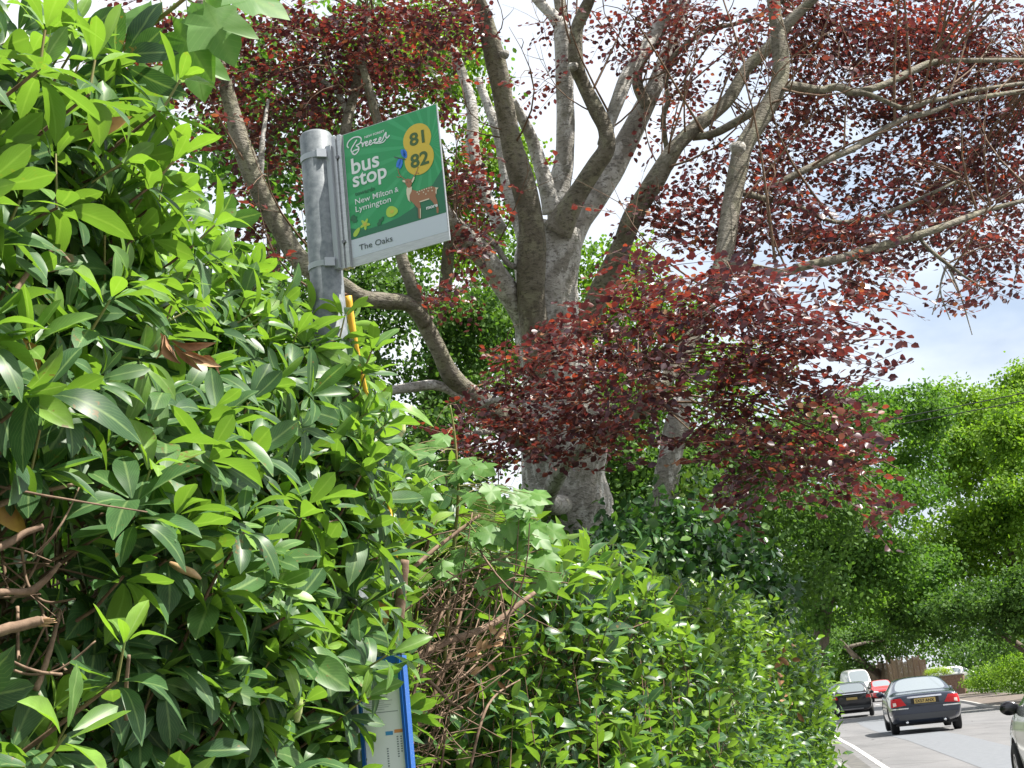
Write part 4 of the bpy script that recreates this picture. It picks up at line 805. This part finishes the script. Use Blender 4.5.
# ------------------------------------------------------------------ ground, road and street furniture
MT['grass'] = noisy('rough grass', (.035, .06, .02), (.08, .1, .04), 3, .9, 30, .5, .03)
def tarmac(name, c1, c2):
    M = mat(name, c1, .85); b = M.node_tree.nodes['Principled BSDF']
    c = ramp(M, [(.35, c1), (.65, c2)], noisetex(M, 1.1, 6, .65, (1, .25, 1)))
    c = mixc(M, ramp(M, [(.35, (.35, .35, .35)), (.6, (0, 0, 0))], noisetex(M, 45, 3)), c, tuple(x*.6 for x in c1))
    tc = nd(M, 'ShaderNodeTexCoord'); v = nd(M, 'ShaderNodeTexVoronoi', feature='DISTANCE_TO_EDGE'); v.inputs['Scale'].default_value = .55; lk(M, tc.outputs['Object'], v.inputs['Vector'])
    c = mixc(M, ramp(M, [(.004, (.6, .6, .6)), (.014, (0, 0, 0))], v.outputs['Distance']), c, tuple(x*.45 for x in c1))
    c = mixc(M, ramp(M, [(.6, (0, 0, 0)), (.72, (.45, .45, .45))], noisetex(M, .6, 4)), c, tuple(x*.62 for x in c1))
    lk(M, c, b.inputs['Base Color']); bump(M, noisetex(M, 150, 4), .4, .004); return M
MT['asph'] = tarmac('worn asphalt', (.125, .125, .128), (.175, .173, .175)); MT['seam'] = noisy('gutter joint', (.07, .07, .068), (.12, .115, .105), 5, .9)
MT['patch'] = noisy('newer asphalt patch', (.128, .138, .152), (.155, .164, .178), 8, .8, 160, .4, .004)
MT['foot'] = tarmac('footway asphalt', (.12, .116, .11), (.16, .155, .148))
MT['footb'] = noisy('leaf littered footway', (.085, .072, .06), (.15, .12, .1), 3, .9, 60, .4, .01)
MT['paint'] = noisy('worn road paint', (.2, .2, .2), (.55, .55, .53), 12, .75, p=(.38, .48))
MT['kerb'] = noisy('concrete kerb', (.25, .245, .23), (.36, .35, .33), 9, .85)
ys = [-300, -60, -20, 0, 10, 20, 26, 32, 38, 45, 55, 65, 80, 95, 110, 130, 180, 400, 1500]
xs = [-1500, -300, -80, -20, -5, 0, 5, 10, 20, 40, 80, 300, 1500]
mb = MB()
for y in ys:
    for x in xs: mb.v.append((x, y, gz(x, y)-.02))
for j in range(len(ys)-1):
    for i in range(len(xs)-1): a = j*len(xs)+i; mb.f.append((a, a+1, a+len(xs)+1, a+len(xs))); mb.m.append(0)
tag(mb.build('ground', MT['grass'], smooth=False), kind='structure')
SL = .15
def ex(y):                                # x of the kerbside white line along the road
    if y < 30: return 5.36+SL*(y-23.6)
    if y < 70: return 5.36+SL*(y-23.6)+.0008*(y-30)**2
    q = y-70; return 13.6+.214*q-.0013*q*q-.008*max(0, y-122)**2
def ribbon(name, off0, off1, y0, y1, z, M, kind='structure', step=2., dash=None, thick=0):
    mb = MB(); y = y0; 
    def row(yy, o):
        s = (ex(yy+.5)-ex(yy-.5)); n = Vector((1, -s, 0)).normalized(); p = Vector((ex(yy), yy, 0))+n*o; p.z = gz(p.x, yy)+z; return p
    segs = [(y0, y1)] if not dash else [(a, min(y1, a+dash[0])) for a in np.arange(y0, y1, dash[0]+dash[1])]
    for a, b in segs:
        n = max(1, int(math.ceil((b-a)/step))); k = len(mb.v)
        cs = np.linspace(off0, off1, max(2, int(abs(off1-off0)/2)+1)) if not thick else [off0, off0, off1, off1]
        for i in range(n+1):
            yy = a+(b-a)*i/n
            for j, o in enumerate(cs):
                p = row(yy, o)
                if thick and j in (0, 3): p.z -= thick
                mb.v.append(tuple(p))
        w_ = len(cs)
        for i in range(n):
            for j in range(w_-1): q = k+i*w_+j; mb.f.append((q, q+1, q+w_+1, q+w_)); mb.m.append(0)
    o = mb.build(name, M, smooth=False); o['kind'] = kind; return o
ribbon('road', -.35, 6.9, -40, 150, .0, MT['asph'])
ribbon('footway', -2.4, -.35, -40, 118, .005, MT['foot'])
ribbon('road_marking', -.05, .05, -40, 140, .006, MT['paint'])
ribbon('road_marking', 3.4, 3.5, 44, 140, .006, MT['paint'], dash=(3, 4))
ribbon('kerb', 6.9, 7.05, -40, 140, .11, MT['kerb'], thick=.13)
ribbon('footway', 7.05, 10.2, -40, 140, .105, MT['footb'])
ribbon('road_patch', 1.2, 2.4, 8, 62, .004, MT['patch'])           # a resurfaced trench along the lane
ribbon('road_patch', -.5, -.2, -40, 118, .0055, MT['seam'])
# wooden fence far along the right side
MT['fence'] = noisy('weathered fence board', (.15, .105, .065), (.25, .18, .11), 2.5, .85, vec=(6, 6, 1)); MT['fencep'] = noisy('fence post', (.12, .085, .055), (.2, .15, .1), 6, .85)
def at_d(px, d): P = pt(px, 690, d); P.z = gz(P.x, P.y); return P
FA = at_d(866, 130); FB = at_d(930, 99); FA.z += 1.0; FB.z += .9; fence = thing('wooden_fence', FA); tag(fence, 'brown close-boarded wooden fence behind the cars at the bend', 'fence')
u_ = (FB-FA); Ln = u_.length; u_.normalize(); ns = int(Ln/2.4)
nrm = Vector((-u_.y, u_.x, 0)).normalized(); 
for i in range(ns):
    mb = MB(); a = FA+(FB-FA)*(i/ns); b = FA+(FB-FA)*((i+1)/ns); h = 1.75+.15*math.sin(i*1.9)
    for k in range(16):
        p = a.lerp(b, (k+.5)/16); p = p+nrm*(.012 if k % 2 else -.012); zz = p.z; mb.box((p.x, p.y, zz+h/2+.05), (Ln/ns/16*.96, .022, h+.03*random.random()), 0, Matrix.Rotation(math.atan2(u_.y, u_.x), 3, 'Z'))
    rel(mb.build('panel', MT['fence'], fence, smooth=False), fence)
    mb = MB(); mb.box((a.x, a.y, a.z+.75), (.12, .12, 2.6)); rel(mb.build('post', MT['fencep'], fence, smooth=False), fence)
MT['brick'] = noisy('old brick', (.13, .075, .05), (.22, .14, .1), 9, .85)
def wallbox(name, A, B, h, th, M, label, cat):
    d = (B-A); ln = d.length; a = math.atan2(d.y, d.x); c = (A+B)/2; root = thing(name, A); tag(root, label, cat)
    mb = MB(); mb.box((c.x, c.y, c.z+h/2), (ln, th, h), 0, Matrix.Rotation(a, 3, 'Z')); rel(mb.build('brickwork', M, root, smooth=False), root)
    mb = MB(); mb.box((c.x, c.y, c.z+h+.035), (ln+.08, th+.08, .065), 0, Matrix.Rotation(a, 3, 'Z')); rel(mb.build('coping', MT['kerb'], root, smooth=False), root)
wallbox('garden_wall', at_d(926, 94), at_d(966, 92), 1.35, .24, MT['brick'], 'low dark brick garden wall across the road under the lime yellow hedge', 'wall')
# overhead wires
MT['wire'] = mat('black cable', (.02, .02, .02), .6)
for k, (a, b) in enumerate((((930, 404, 46), (1080, 374, 40)), ((925, 412, 46), (1080, 382, 40)))):
    A, B = pt(*a), pt(*b); A = A+(A-B)*3; B = B+(B-A)*.5
    mb = MB(); mb.tube(bent(A, B, -.25, 14), .016, 5)
    o = mb.build('overhead_wire', MT['wire'], loc=A); tag(o, ['upper of two thin wires crossing in front of the sunlit trees', 'lower of two thin wires crossing in front of the sunlit trees'][k], 'wire', 'overhead wires')

# ------------------------------------------------------------------ vehicles
def paint(name, c, rough=.28, metal=.3):
    M = mat(name, c, rough, metal); b = M.node_tree.nodes['Principled BSDF']; b.inputs['Coat Weight'].default_value = 1; b.inputs['Coat Roughness'].default_value = .06; return M
MT['p_dark'] = paint('dark slate car paint', (.02, .028, .05)); MT['p_black'] = paint('black car paint', (.008, .008, .012)); MT['p_red'] = paint('red car paint', (.45, .012, .015), .3, 0)
MT['p_silver'] = paint('pale silver car paint', (.5, .52, .5), .3, .45); MT['p_white'] = paint('white van paint', (.72, .72, .72), .35, 0); MT['p_grey'] = paint('light grey car paint', (.55, .56, .58), .3, .3)
MT['glass'] = mat('tinted car glass', (.3, .34, .36), .05, .45, .5, 1.6); MT['black'] = mat('black plastic', (.012, .012, .013), .55); MT['tyre'] = mat('tyre rubber', (.014, .014, .015), .8)
MT['rim'] = mat('alloy rim', (.5, .5, .52), .3, .9); MT['chrome'] = mat('chrome trim', (.75, .76, .78), .12, 1.0); MT['rearred'] = mat('red lamp lens', (.5, .008, .012), .18); MT['clearl'] = mat('clear lamp lens', (.75, .62, .55), .15)
MT['headl'] = mat('headlamp lens', (.7, .72, .74), .1, .3); MT['plate'] = mat('yellow number plate', (.5, .36, .12), .4); MT['platew'] = mat('white number plate', (.7, .7, .68), .4); MT['greyp'] = mat('grey bumper plastic', (.06, .063, .07), .45)
KIND = {
 'saloon': dict(L=4.67, st=[(0, .66, .40, .80, .58, .73, .86, .66, .93, .015), (.05, .78, .32, .865, .58, .80, .90, .71, .97, .02), (.35, .83, .22, .89, .56, .84, .93, .74, .995, .025), (.88, .85, .2, .897, .56, .86, .945, .745, 1.01, .03), (1.72, .85, .2, .9, .56, .87, .95, .585, 1.345, .045), (2.35, .85, .2, .9, .56, .87, .95, .6, 1.36, .045), (2.95, .85, .2, .9, .56, .87, .94, .58, 1.33, .045), (3.62, .85, .2, .9, .55, .86, .93, .72, .985, .03), (4.2, .83, .22, .88, .52, .80, .85, .64, .89, .03), (4.56, .76, .25, .83, .5, .72, .72, .58, .77, .02), (4.67, .66, .33, .74, .5, .64, .66, .52, .7, .01)],
      rear=(3, 4), screen=(6, 7), side=[(3, 4), (4, 5), (5, 6), (6, 7)], wy=(.98, 3.72), wr=.32, H=1.405),
 'hatch': dict(L=4.0, st=[(0, .66, .40, .78, .6, .74, .9, .68, .97, .01), (.05, .78, .3, .845, .6, .80, .94, .72, 1.0, .015), (.12, .8, .25, .855, .6, .815, .95, .71, 1.02, .02), (.5, .82, .2, .86, .58, .83, .96, .6, 1.42, .04), (1.35, .82, .2, .86, .58, .835, .96, .62, 1.465, .04), (2.15, .82, .2, .86, .57, .835, .95, .61, 1.44, .04), (3.05, .82, .2, .86, .56, .82, .94, .69, 1.0, .03), (3.55, .8, .22, .84, .52, .77, .86, .6, .9, .03), (3.9, .74, .25, .8, .5, .7, .74, .55, .79, .02), (4.0, .64, .33, .72, .5, .62, .66, .5, .7, .01)],
      rear=(2, 3), screen=(5, 6), side=[(3, 4), (4, 5), (5, 6)], wy=(.62, 3.15), wr=.3, H=1.5),
 'van': dict(L=5.2, st=[(0, .8, .4, .93, .8, .92, 1.2, .84, 2.3, .05), (.04, .88, .3, .98, .8, .97, 1.25, .87, 2.36, .06), (.8, .9, .25, 1.0, .8, .99, 1.25, .86, 2.42, .06), (2.5, .9, .25, 1.0, .8, .99, 1.25, .86, 2.42, .06), (3.55, .9, .25, 1.0, .8, .98, 1.25, .82, 2.32, .06), (4.5, .9, .25, .99, .75, .95, 1.2, .8, 1.3, .04), (4.95, .86, .28, .95, .7, .88, .98, .72, 1.03, .03), (5.15, .8, .3, .9, .6, .82, .8, .66, .84, .02), (5.2, .72, .36, .82, .6, .74, .75, .6, .78, .01)],
      rear=None, screen=(4, 5), side=[(4, 5)], wy=(.95, 4.2), wr=.34, H=2.5),
}
def car(name, label, kind, M, sx=1., sz=1., cat='car'):
    K = KIND[kind]; L_ = K['L']; root = thing(name); tag(root, label, cat)
    bm = bmesh.new(); rings = []
    for (y, wb, zb, wm, zm, ws, zs, wt, zt, cr_) in K['st']:
        half = [(wb*.6, zb), (wb, zb+.05), (wm, zm), (wm*.5+ws*.5+.012, zm*.4+zs*.6), (ws, zs), (wt, zt), (wt*.55, zt+cr_*.75)]
        pts = [(0, zb)]+half+[(0, zt+cr_)]+[(-a, b) for a, b in half[::-1]]
        rings.append([bm.verts.new((a*sx, y-L_/2, b*sz)) for a, b in pts])
    n = len(rings[0]); fc = {}
    for i in range(len(rings)-1):
        for j in range(n): fc[i, j] = bm.faces.new((rings[i][j], rings[i][(j+1) % n], rings[i+1][(j+1) % n], rings[i+1][j]))
    bm.faces.new(rings[0][::-1]); bm.faces.new(rings[-1])
    bmesh.ops.recalc_face_normals(bm, faces=bm.faces)
    groups = [[fc[i, 5]] for i, _ in K['side']]+[[fc[i, n-6]] for i, _ in K['side']]
    for g in (K['rear'], K['screen']):
        if g: groups.append([fc[g[0], j] for j in (6, 7, 8, 9)])
    for g in groups:
        bmesh.ops.inset_region(bm, faces=g, thickness=.045, use_even_offset=True)
        for f in g: f.material_index = 1
    lay = bm.edges.layers.float.new('crease_edge')
    for e in bm.edges:
        ms = {f.material_index for f in e.link_faces}
        if len(ms) == 2: e[lay] = .8
    for i in range(len(rings)-1):
        for j in (1, n-2):
            e = bm.edges.get((rings[i][j], rings[i+1][j]))
            if e: e[lay] = .6
        for j in (5, n-5):
            e = bm.edges.get((rings[i][j], rings[i+1][j]))
            if e: e[lay] = max(e[lay], .45)
    me = bpy.data.meshes.new(name+'_shell'); bm.to_mesh(me); bm.free()
    tmp = bpy.data.objects.new('tmp', me); COL.objects.link(tmp)
    for mm in (M, MT['glass'], MT['black']): me.materials.append(mm)
    s = tmp.modifiers.new('s', 'SUBSURF'); s.levels = 2; s.render_levels = 2
    cb = MB()
    for wy in K['wy']:
        for sgn in (-1, 1):
            x0 = sgn*(.62*sx); cb.tube([(x0, wy-L_/2, K['wr']*1.02), (sgn*1.2*sx, wy-L_/2, K['wr']*1.02)], K['wr']+.055, 28, 2)
    cut = cb.build('cut', [M, MT['glass'], MT['black']])
    b = tmp.modifiers.new('b', 'BOOLEAN'); b.operation = 'DIFFERENCE'; b.object = cut; b.solver = 'EXACT'
    bpy.context.view_layer.update()
    res = bpy.data.meshes.new_from_object(tmp.evaluated_get(bpy.context.evaluated_depsgraph_get()))
    bpy.data.objects.remove(tmp); bpy.data.objects.remove(cut)
    bm = bmesh.new(); bm.from_mesh(res); bvh = BVHTree.FromBMesh(bm)
    gl = [f for f in bm.faces if f.material_index == 1]; seen = set(); islands = []
    for f in gl:
        if f in seen: continue
        st = [f]; seen.add(f); isl = []
        while st:
            q = st.pop(); isl.append(q)
            for e in q.edges:
                for g in e.link_faces:
                    if g.material_index == 1 and g not in seen: seen.add(g); st.append(g)
        islands.append(isl)
    for isl in islands:
        mb = MB(); vid = {}
        for f in isl:
            for v in f.verts:
                if v not in vid: vid[v] = len(mb.v); mb.v.append(tuple(v.co))
            mb.f.append(tuple(vid[v] for v in f.verts)); mb.m.append(0)
        mb.build('window', MT['glass'], root)
    bmesh.ops.delete(bm, geom=gl, context='FACES')
    bm.to_mesh(res); bm.free(); res.name = 'body'
    res.polygons.foreach_set('use_smooth', [True]*len(res.polygons))
    link('body', res, root)
    for wy in K['wy']:
        for sgn in (-1, 1):
            r_ = K['wr']; prof = [(.55, -.1), (.8, -.105), (.97, -.09), (1, -.06), (1, .06), (.97, .09), (.8, .105), (.62, .095), (.6, .06)]
            mb = MB(); nn = 30
            for a, x in prof:
                for j in range(nn): t = 2*math.pi*j/nn; mb.v.append((sgn*x, r_*a*math.cos(t), r_*a*math.sin(t)))
            for i in range(len(prof)-1):
                for j in range(nn): mb.f.append((i*nn+j, i*nn+(j+1) % nn, (i+1)*nn+(j+1) % nn, (i+1)*nn+j)); mb.m.append(0)
            w_ = mb.build('wheel', MT['tyre'], root); w_.location = (sgn*(.77*sx), wy-L_/2, r_)
            mb = MB()
            mb.tube([(sgn*.055, 0, 0), (sgn*.09, 0, 0)], r_*.17, 12)
            for k in range(7):
                t = 2*math.pi*k/7; c = Vector((sgn*.078, math.cos(t)*r_*.36, math.sin(t)*r_*.36)); mb.box(c, (.02, r_*.56, r_*.17), 0, Matrix.Rotation(t, 3, 'X'))
            for j in range(nn):
                for a, x in ((.62, .09), (.54, .08)): t = 2*math.pi*j/nn; mb.v.append((sgn*x, r_*a*math.cos(t), r_*a*math.sin(t)))
            k0 = len(mb.v)-2*nn
            for j in range(nn): q = k0+2*j; p2 = k0+2*((j+1) % nn); mb.f.append((q, p2, p2+1, q+1)); mb.m.append(0)
            mb.tube([(sgn*.03, 0, 0), (sgn*.04, 0, 0)], r_*.6, 20, 1)
            mb.build('rim', [MT['rim'], MT['black']], w_, smooth=False)
    def decal(nm, c4, dirn, M2, eps=.006, nx=8, ny=5, mi=None, label=None, parent=None):
        mb = MB(); dv = Vector(dirn).normalized(); c4 = [Vector(c) for c in c4]
        for j in range(ny+1):
            for i in range(nx+1):
                a, b_ = i/nx, j/ny; p = (c4[0]*(1-a)+c4[1]*a)*(1-b_)+(c4[3]*(1-a)+c4[2]*a)*b_
                h = bvh.ray_cast(p-dv*3, dv); q = h[0] if h[0] else p
                if h[0] is not None and (q-p).length > .6: q = p
                mb.v.append(tuple(q-dv*eps))
        for j in range(ny):
            for i in range(nx): q = j*(nx+1)+i; mb.f.append((q, q+1, q+nx+2, q+nx+1)); mb.m.append(0)
        return mb.build(nm, M2, parent or root)
    root['_L'] = L_
    def mirror_part(y, z, x):
        for sgn in (-1, 1):
            mb = MB(); c = Vector((sgn*(x+.1), y, z))
            bmm = bmesh.new(); bmesh.ops.create_uvsphere(bmm, u_segments=14, v_segments=8, radius=1)
            mb.add([c+Vector((v.co.x*.105, v.co.y*.06*(1 if v.co.y > 0 else .55), v.co.z*.075)) for v in bmm.verts], [[v.index for v in f.verts] for f in bmm.faces]); bmm.free()
            mb.tube([(sgn*(x-.03), y+.02, z-.05), c+Vector((0, 0, -.03))], .022, 6)
            mb.build('mirror', MT['p_black'] if M is not MT['p_dark'] else M, root)
    return root, decal, mirror_part
def plate_text(root, parent, s, c, w_, h, back=True):
    mb = MB(); sg = 1 if back else -1
    text2(mb, s, -w_/2, h/2, w_, h, 0, 0, .03, to=lambda u, v, o: Vector((c[0]+sg*u, c[1], c[2]-v)))
    mb.build('plate_number', MT['black'], parent, smooth=False)
def put(root, P, h, rev=False):
    root.location = (P.x, P.y, gz(P.x, P.y)+.012); root.rotation_euler = (0, 0, -h+(math.pi if rev else 0))
# dark slate saloon seen from behind
r_, dc, mr = car('saloon_car', 'dark slate saloon driving away with red tail lamps and a yellow number plate', 'saloon', MT['p_dark'])
h_ = 4.67/2
for s in (-1, 1):
    dc('tail_light', [(s*.46, -h_, .72), (s*.84, -h_+.05, .69), (s*.86, -h_+.05, .89), (s*.58, -h_, .905)], (-s*.45, 1, 0), MT['rearred'], .012)
    dc('reversing_lens', [(s*.70, -h_, .73), (s*.79, -h_, .71), (s*.79, -h_, .80), (s*.71, -h_, .80)], (-s*.45, 1, 0), MT['clearl'], .02, 4, 3)
    dc('bumper_strip', [(s*.42, -h_, .63), (s*.86, -h_+.05, .63), (s*.86, -h_+.05, .66), (s*.42, -h_, .66)], (-s*.3, 1, 0), MT['chrome'], .012, 10, 1)
    dc('door_gap', [(s*.9, -.28, .25), (s*.9, -.26, .25), (s*.9, -.26, .93), (s*.9, -.28, .93)], (-s, 0, 0), MT['black'], .003, 1, 8)
    dc('sill_trim', [(s*.9, -1.0, .23), (s*.9, 1.0, .23), (s*.9, 1.0, .28), (s*.9, -1.0, .28)], (-s, 0, 0), MT['black'], .006, 8, 1)
dc('boot_gap', [(-.6, -h_, .685), (.6, -h_, .685), (.6, -h_, .695), (-.6, -h_, .695)], (0, 1, 0), MT['black'], .004, 12, 1)
dc('boot_trim', [(-.42, -h_, .885), (.42, -h_, .885), (.42, -h_, .925), (-.42, -h_, .925)], (0, 1, 0), MT['chrome'], .02, 10, 1)
dc('plate_recess', [(-.34, -h_, .735), (.34, -h_, .735), (.34, -h_, .88), (-.34, -h_, .88)], (0, 1, 0), MT['black'], .006, 8, 2)
dc('lower_bumper', [(-.78, -h_, .36), (.78, -h_, .36), (.78, -h_, .50), (-.78, -h_, .50)], (0, 1, 0), MT['greyp'], .012, 12, 3)
mb = MB(); mb.box((0, -h_-.012, .805), (.52, .012, .115)); pl = mb.build('number_plate', MT['plate'], r_, smooth=False); plate_text(r_, pl, 'SX57 ANX', (0, -h_-.0195, .805), .46, .075)
for s in (-.5, .42): mb = MB(); mb.tube([(s, -h_+.02, .30), (s, -h_+.25, .31)], .035, 10); mb.build('exhaust_pipe', MT['chrome'], r_)
mb = MB(); mb.box((0, 0, .24), (1.5, 3.9, .06)); mb.build('underbody', MT['black'], r_, smooth=False)
mr(.98, .99, .82)
P = ground_at(927, 731.5); hd = math.atan(.185); put(r_, P+Vector((math.sin(hd), math.cos(hd), 0))*1.35, hd)
# black tall hatchbacks further on
def suv(name, label):
    r_, dc, mr = car(name, label, 'hatch', MT['p_black'], 1.07, 1.13); h_ = 2.0
    for s in (-1, 1): dc('tail_light', [(s*.66, -h_, .90), (s*.9, -h_+.08, .88), (s*.9, -h_+.08, 1.02), (s*.72, -h_, 1.04)], (-s*.5, 1, 0), MT['rearred'], .012)
    dc('rear_bumper', [(-.8, -h_, .40), (.8, -h_, .40), (.8, -h_, .55), (-.8, -h_, .55)], (0, 1, 0), MT['greyp'], .015, 10, 3)
    dc('skid_trim', [(-.5, -h_, .38), (.5, -h_, .38), (.5, -h_, .43), (-.5, -h_, .43)], (0, 1, 0), MT['rim'], .03, 8, 1)
    dc('tailgate_edge', [(-.7, -h_, 1.11), (.7, -h_, 1.11), (.7, -h_, 1.14), (-.7, -h_, 1.14)], (0, 1, 0), MT['chrome'], .012, 8, 1)
    mb = MB(); mb.box((0, -h_-.02, .90), (.52, .012, .115)); mb.build('number_plate', MT['plate'], r_, smooth=False)
    mb = MB(); mb.box((0, 0, .24), (1.5, 3.3, .06)); mb.build('underbody', MT['black'], r_, smooth=False); mr(.75, 1.1, .86); return r_
r_ = suv('black_hatchback', 'tall black car seen from behind, next ahead of the dark slate saloon'); P = ground_at(855, 717.5); hd = math.atan(.235); put(r_, P+Vector((math.sin(hd), math.cos(hd), 0))*1.4, hd)
r2_ = copy_thing(r_, r_.location, 0); r2_['label'] = 'black car almost hidden between the end of the hedge and the tall black car'
P = at_d(827, 82); put(r2_, P, math.atan(.17))
# red hatchback and white van coming the other way
def front(r_, dc, L_, z0, w_, zl=.62):
    h_ = L_/2
    for s in (-1, 1): dc('headlight', [(s*w_*.45, h_, zl), (s*w_*.86, h_-.1, zl+.02), (s*w_*.84, h_-.12, zl+.15), (s*w_*.5, h_, zl+.1)], (-s*.5, -1, 0), MT['headl'], .012)
    dc('grille', [(-w_*.4, h_, zl-.02), (w_*.4, h_, zl-.02), (w_*.4, h_, zl+.06), (-w_*.4, h_, zl+.06)], (0, -1, 0), MT['black'], .01)
    dc('lower_grille', [(-w_*.55, h_, .34), (w_*.55, h_, .34), (w_*.55, h_, .44), (-w_*.55, h_, .44)], (0, -1, 0), MT['black'], .01)
    mb = MB(); mb.box((0, h_+.015, .51), (.52, .012, .115)); mb.build('number_plate', MT['platew'], r_, smooth=False)
r_, dc, mr = car('red_hatchback', 'red car coming the other way beside the white van', 'hatch', MT['p_red'], 1.02, 1.0); front(r_, dc, 4.0, 0, .85); mr(.85, 1.0, .8)
put(r_, at_d(881, 101), math.atan(.12), True)
r_, dc, mr = car('white_van', 'white high-roofed van with a large windscreen coming round the bend', 'van', MT['p_white'], 1., 1., 'van'); front(r_, dc, 5.2, 0, .92, .72); mr(1.75, 1.35, .95)
put(r_, at_d(858, 114), math.atan(.05), True)
# silver hatchback just entering at the right edge
r_, dc, mr = car('silver_hatchback', 'pale silver car cut off by the right edge of the picture, dark door mirror showing', 'hatch', MT['p_silver'], 1.02, 1.0); front(r_, dc, 4.0, 0, .85); mr(.72, .98, .8)
for s in (-1, 1):
    dc('door_gap', [(s*.9, .82, .25), (s*.9, .835, .25), (s*.9, .835, .93), (s*.9, .82, .93)], (-s, 0, 0), MT['black'], .003, 1, 8)
    dc('door_gap', [(s*.9, -.30, .25), (s*.9, -.285, .25), (s*.9, -.285, .93), (s*.9, -.30, .93)], (-s, 0, 0), MT['black'], .003, 1, 8)
    dc('door_handle', [(s*.9, -.2, .80), (s*.9, -.03, .80), (s*.9, -.03, .83), (s*.9, -.2, .83)], (-s, 0, 0), MT['black'], .02, 3, 1)
hd = math.atan(.175); fwv = Vector((math.sin(hd), math.cos(hd), 0)); rgt = Vector((fwv.y, -fwv.x, 0))
Wp = pt(1005, 700, 15.4); put(r_, Vector((Wp.x, Wp.y, 0))-fwv*1.15+rgt*.87, hd)
r_, dc, mr = car('parked_car', 'light grey car parked behind the low brick wall across the road', 'hatch', MT['p_grey'], 1.0, 1.0); front(r_, dc, 4.0, 0, .85)
P = at_d(958, 99); put(r_, P, R(80)); r_.location.z += .45

# ------------------------------------------------------------------ light
SUN_EL, SUN_AZ = R(57), R(98)             # azimuth clockwise from the view direction: high, to the right
w = bpy.data.worlds.new('World'); scene.world = w; w.use_nodes = True; nt = w.node_tree; nt.nodes.clear()
out = nt.nodes.new('ShaderNodeOutputWorld'); bg = nt.nodes.new('ShaderNodeBackground'); sky = nt.nodes.new('ShaderNodeTexSky')
sky.sky_type = 'NISHITA'; sky.sun_disc = False; sky.sun_elevation = SUN_EL; sky.sun_rotation = SUN_AZ; sky.air_density = 1.3; sky.dust_density = 2.5
tc = nt.nodes.new('ShaderNodeTexCoord'); mp = nt.nodes.new('ShaderNodeMapping'); mp.inputs['Scale'].default_value = (1, 1, 2.2)
nz = nt.nodes.new('ShaderNodeTexNoise'); nz.inputs['Scale'].default_value = 2.6; nz.inputs['Detail'].default_value = 7; nz.inputs['Roughness'].default_value = .55
mp.inputs['Location'].default_value = (.7, 1.1, .3)
cr = nt.nodes.new('ShaderNodeValToRGB'); cr.color_ramp.elements[0].position = .3; cr.color_ramp.elements[1].position = .62
cr.color_ramp.elements[0].color = (.6, .6, .6, 1)
mx = nt.nodes.new('ShaderNodeMix'); mx.data_type = 'RGBA'
cl = nt.nodes.new('ShaderNodeMix'); cl.data_type = 'RGBA'; cl.inputs[6].default_value = (4.0, 4.15, 4.35, 1); cl.inputs[7].default_value = (1.9, 2.3, 3.0, 1)
vd = nt.nodes.new('ShaderNodeVectorMath'); vd.operation = 'DOT_PRODUCT'; vd.inputs[1].default_value = tuple((pt(985, 330, 1)-EYE).normalized())     # a grey bank of cloud low on the right
nz2 = nt.nodes.new('ShaderNodeTexNoise'); nz2.inputs['Scale'].default_value = 7; nz2.inputs['Detail'].default_value = 6
m1 = nt.nodes.new('ShaderNodeMapRange'); m1.inputs[1].default_value = .965; m1.inputs[2].default_value = .998
m2 = nt.nodes.new('ShaderNodeMapRange'); m2.inputs[1].default_value = .35; m2.inputs[2].default_value = .62; m2.inputs[3].default_value = .25
m3 = nt.nodes.new('ShaderNodeMath'); m3.operation = 'MULTIPLY'
L = nt.links.new
L(tc.outputs['Generated'], mp.inputs[0]); L(mp.outputs[0], nz.inputs['Vector']); L(nz.outputs['Fac'], cr.inputs[0]); L(cr.outputs[0], mx.inputs[0])
L(tc.outputs['Generated'], vd.inputs[0]); L(vd.outputs['Value'], m1.inputs[0]); L(mp.outputs[0], nz2.inputs['Vector']); L(nz2.outputs['Fac'], m2.inputs[0]); L(m1.outputs[0], m3.inputs[0]); L(m2.outputs[0], m3.inputs[1]); L(m3.outputs[0], cl.inputs[0]); L(cl.outputs[2], mx.inputs[7])
L(sky.outputs[0], mx.inputs[6]); L(mx.outputs[2], bg.inputs[0]); bg.inputs[1].default_value = .1; L(bg.outputs[0], out.inputs[0])
sd = bpy.data.lights.new('sun', 'SUN'); sd.energy = 4.2; sd.angle = R(.53); sd.color = (1, .95, .87)
so = bpy.data.objects.new('sun', sd); COL.objects.link(so)
sdir = Vector((math.sin(SUN_AZ)*math.cos(SUN_EL), math.cos(SUN_AZ)*math.cos(SUN_EL), math.sin(SUN_EL)))
so.rotation_euler = sdir.to_track_quat('Z', 'Y').to_euler(); so.location = (10, 10, 40)
vs = scene.view_settings; vs.view_transform = 'Standard'; vs.look = 'None'; vs.gamma = 1; vs.exposure = 1.5; vs.use_curve_mapping = False
scene.cycles.max_bounces = 8; scene.cycles.transparent_max_bounces = 8; scene.cycles.use_denoising = True
scene.cycles.sample_clamp_indirect = 6
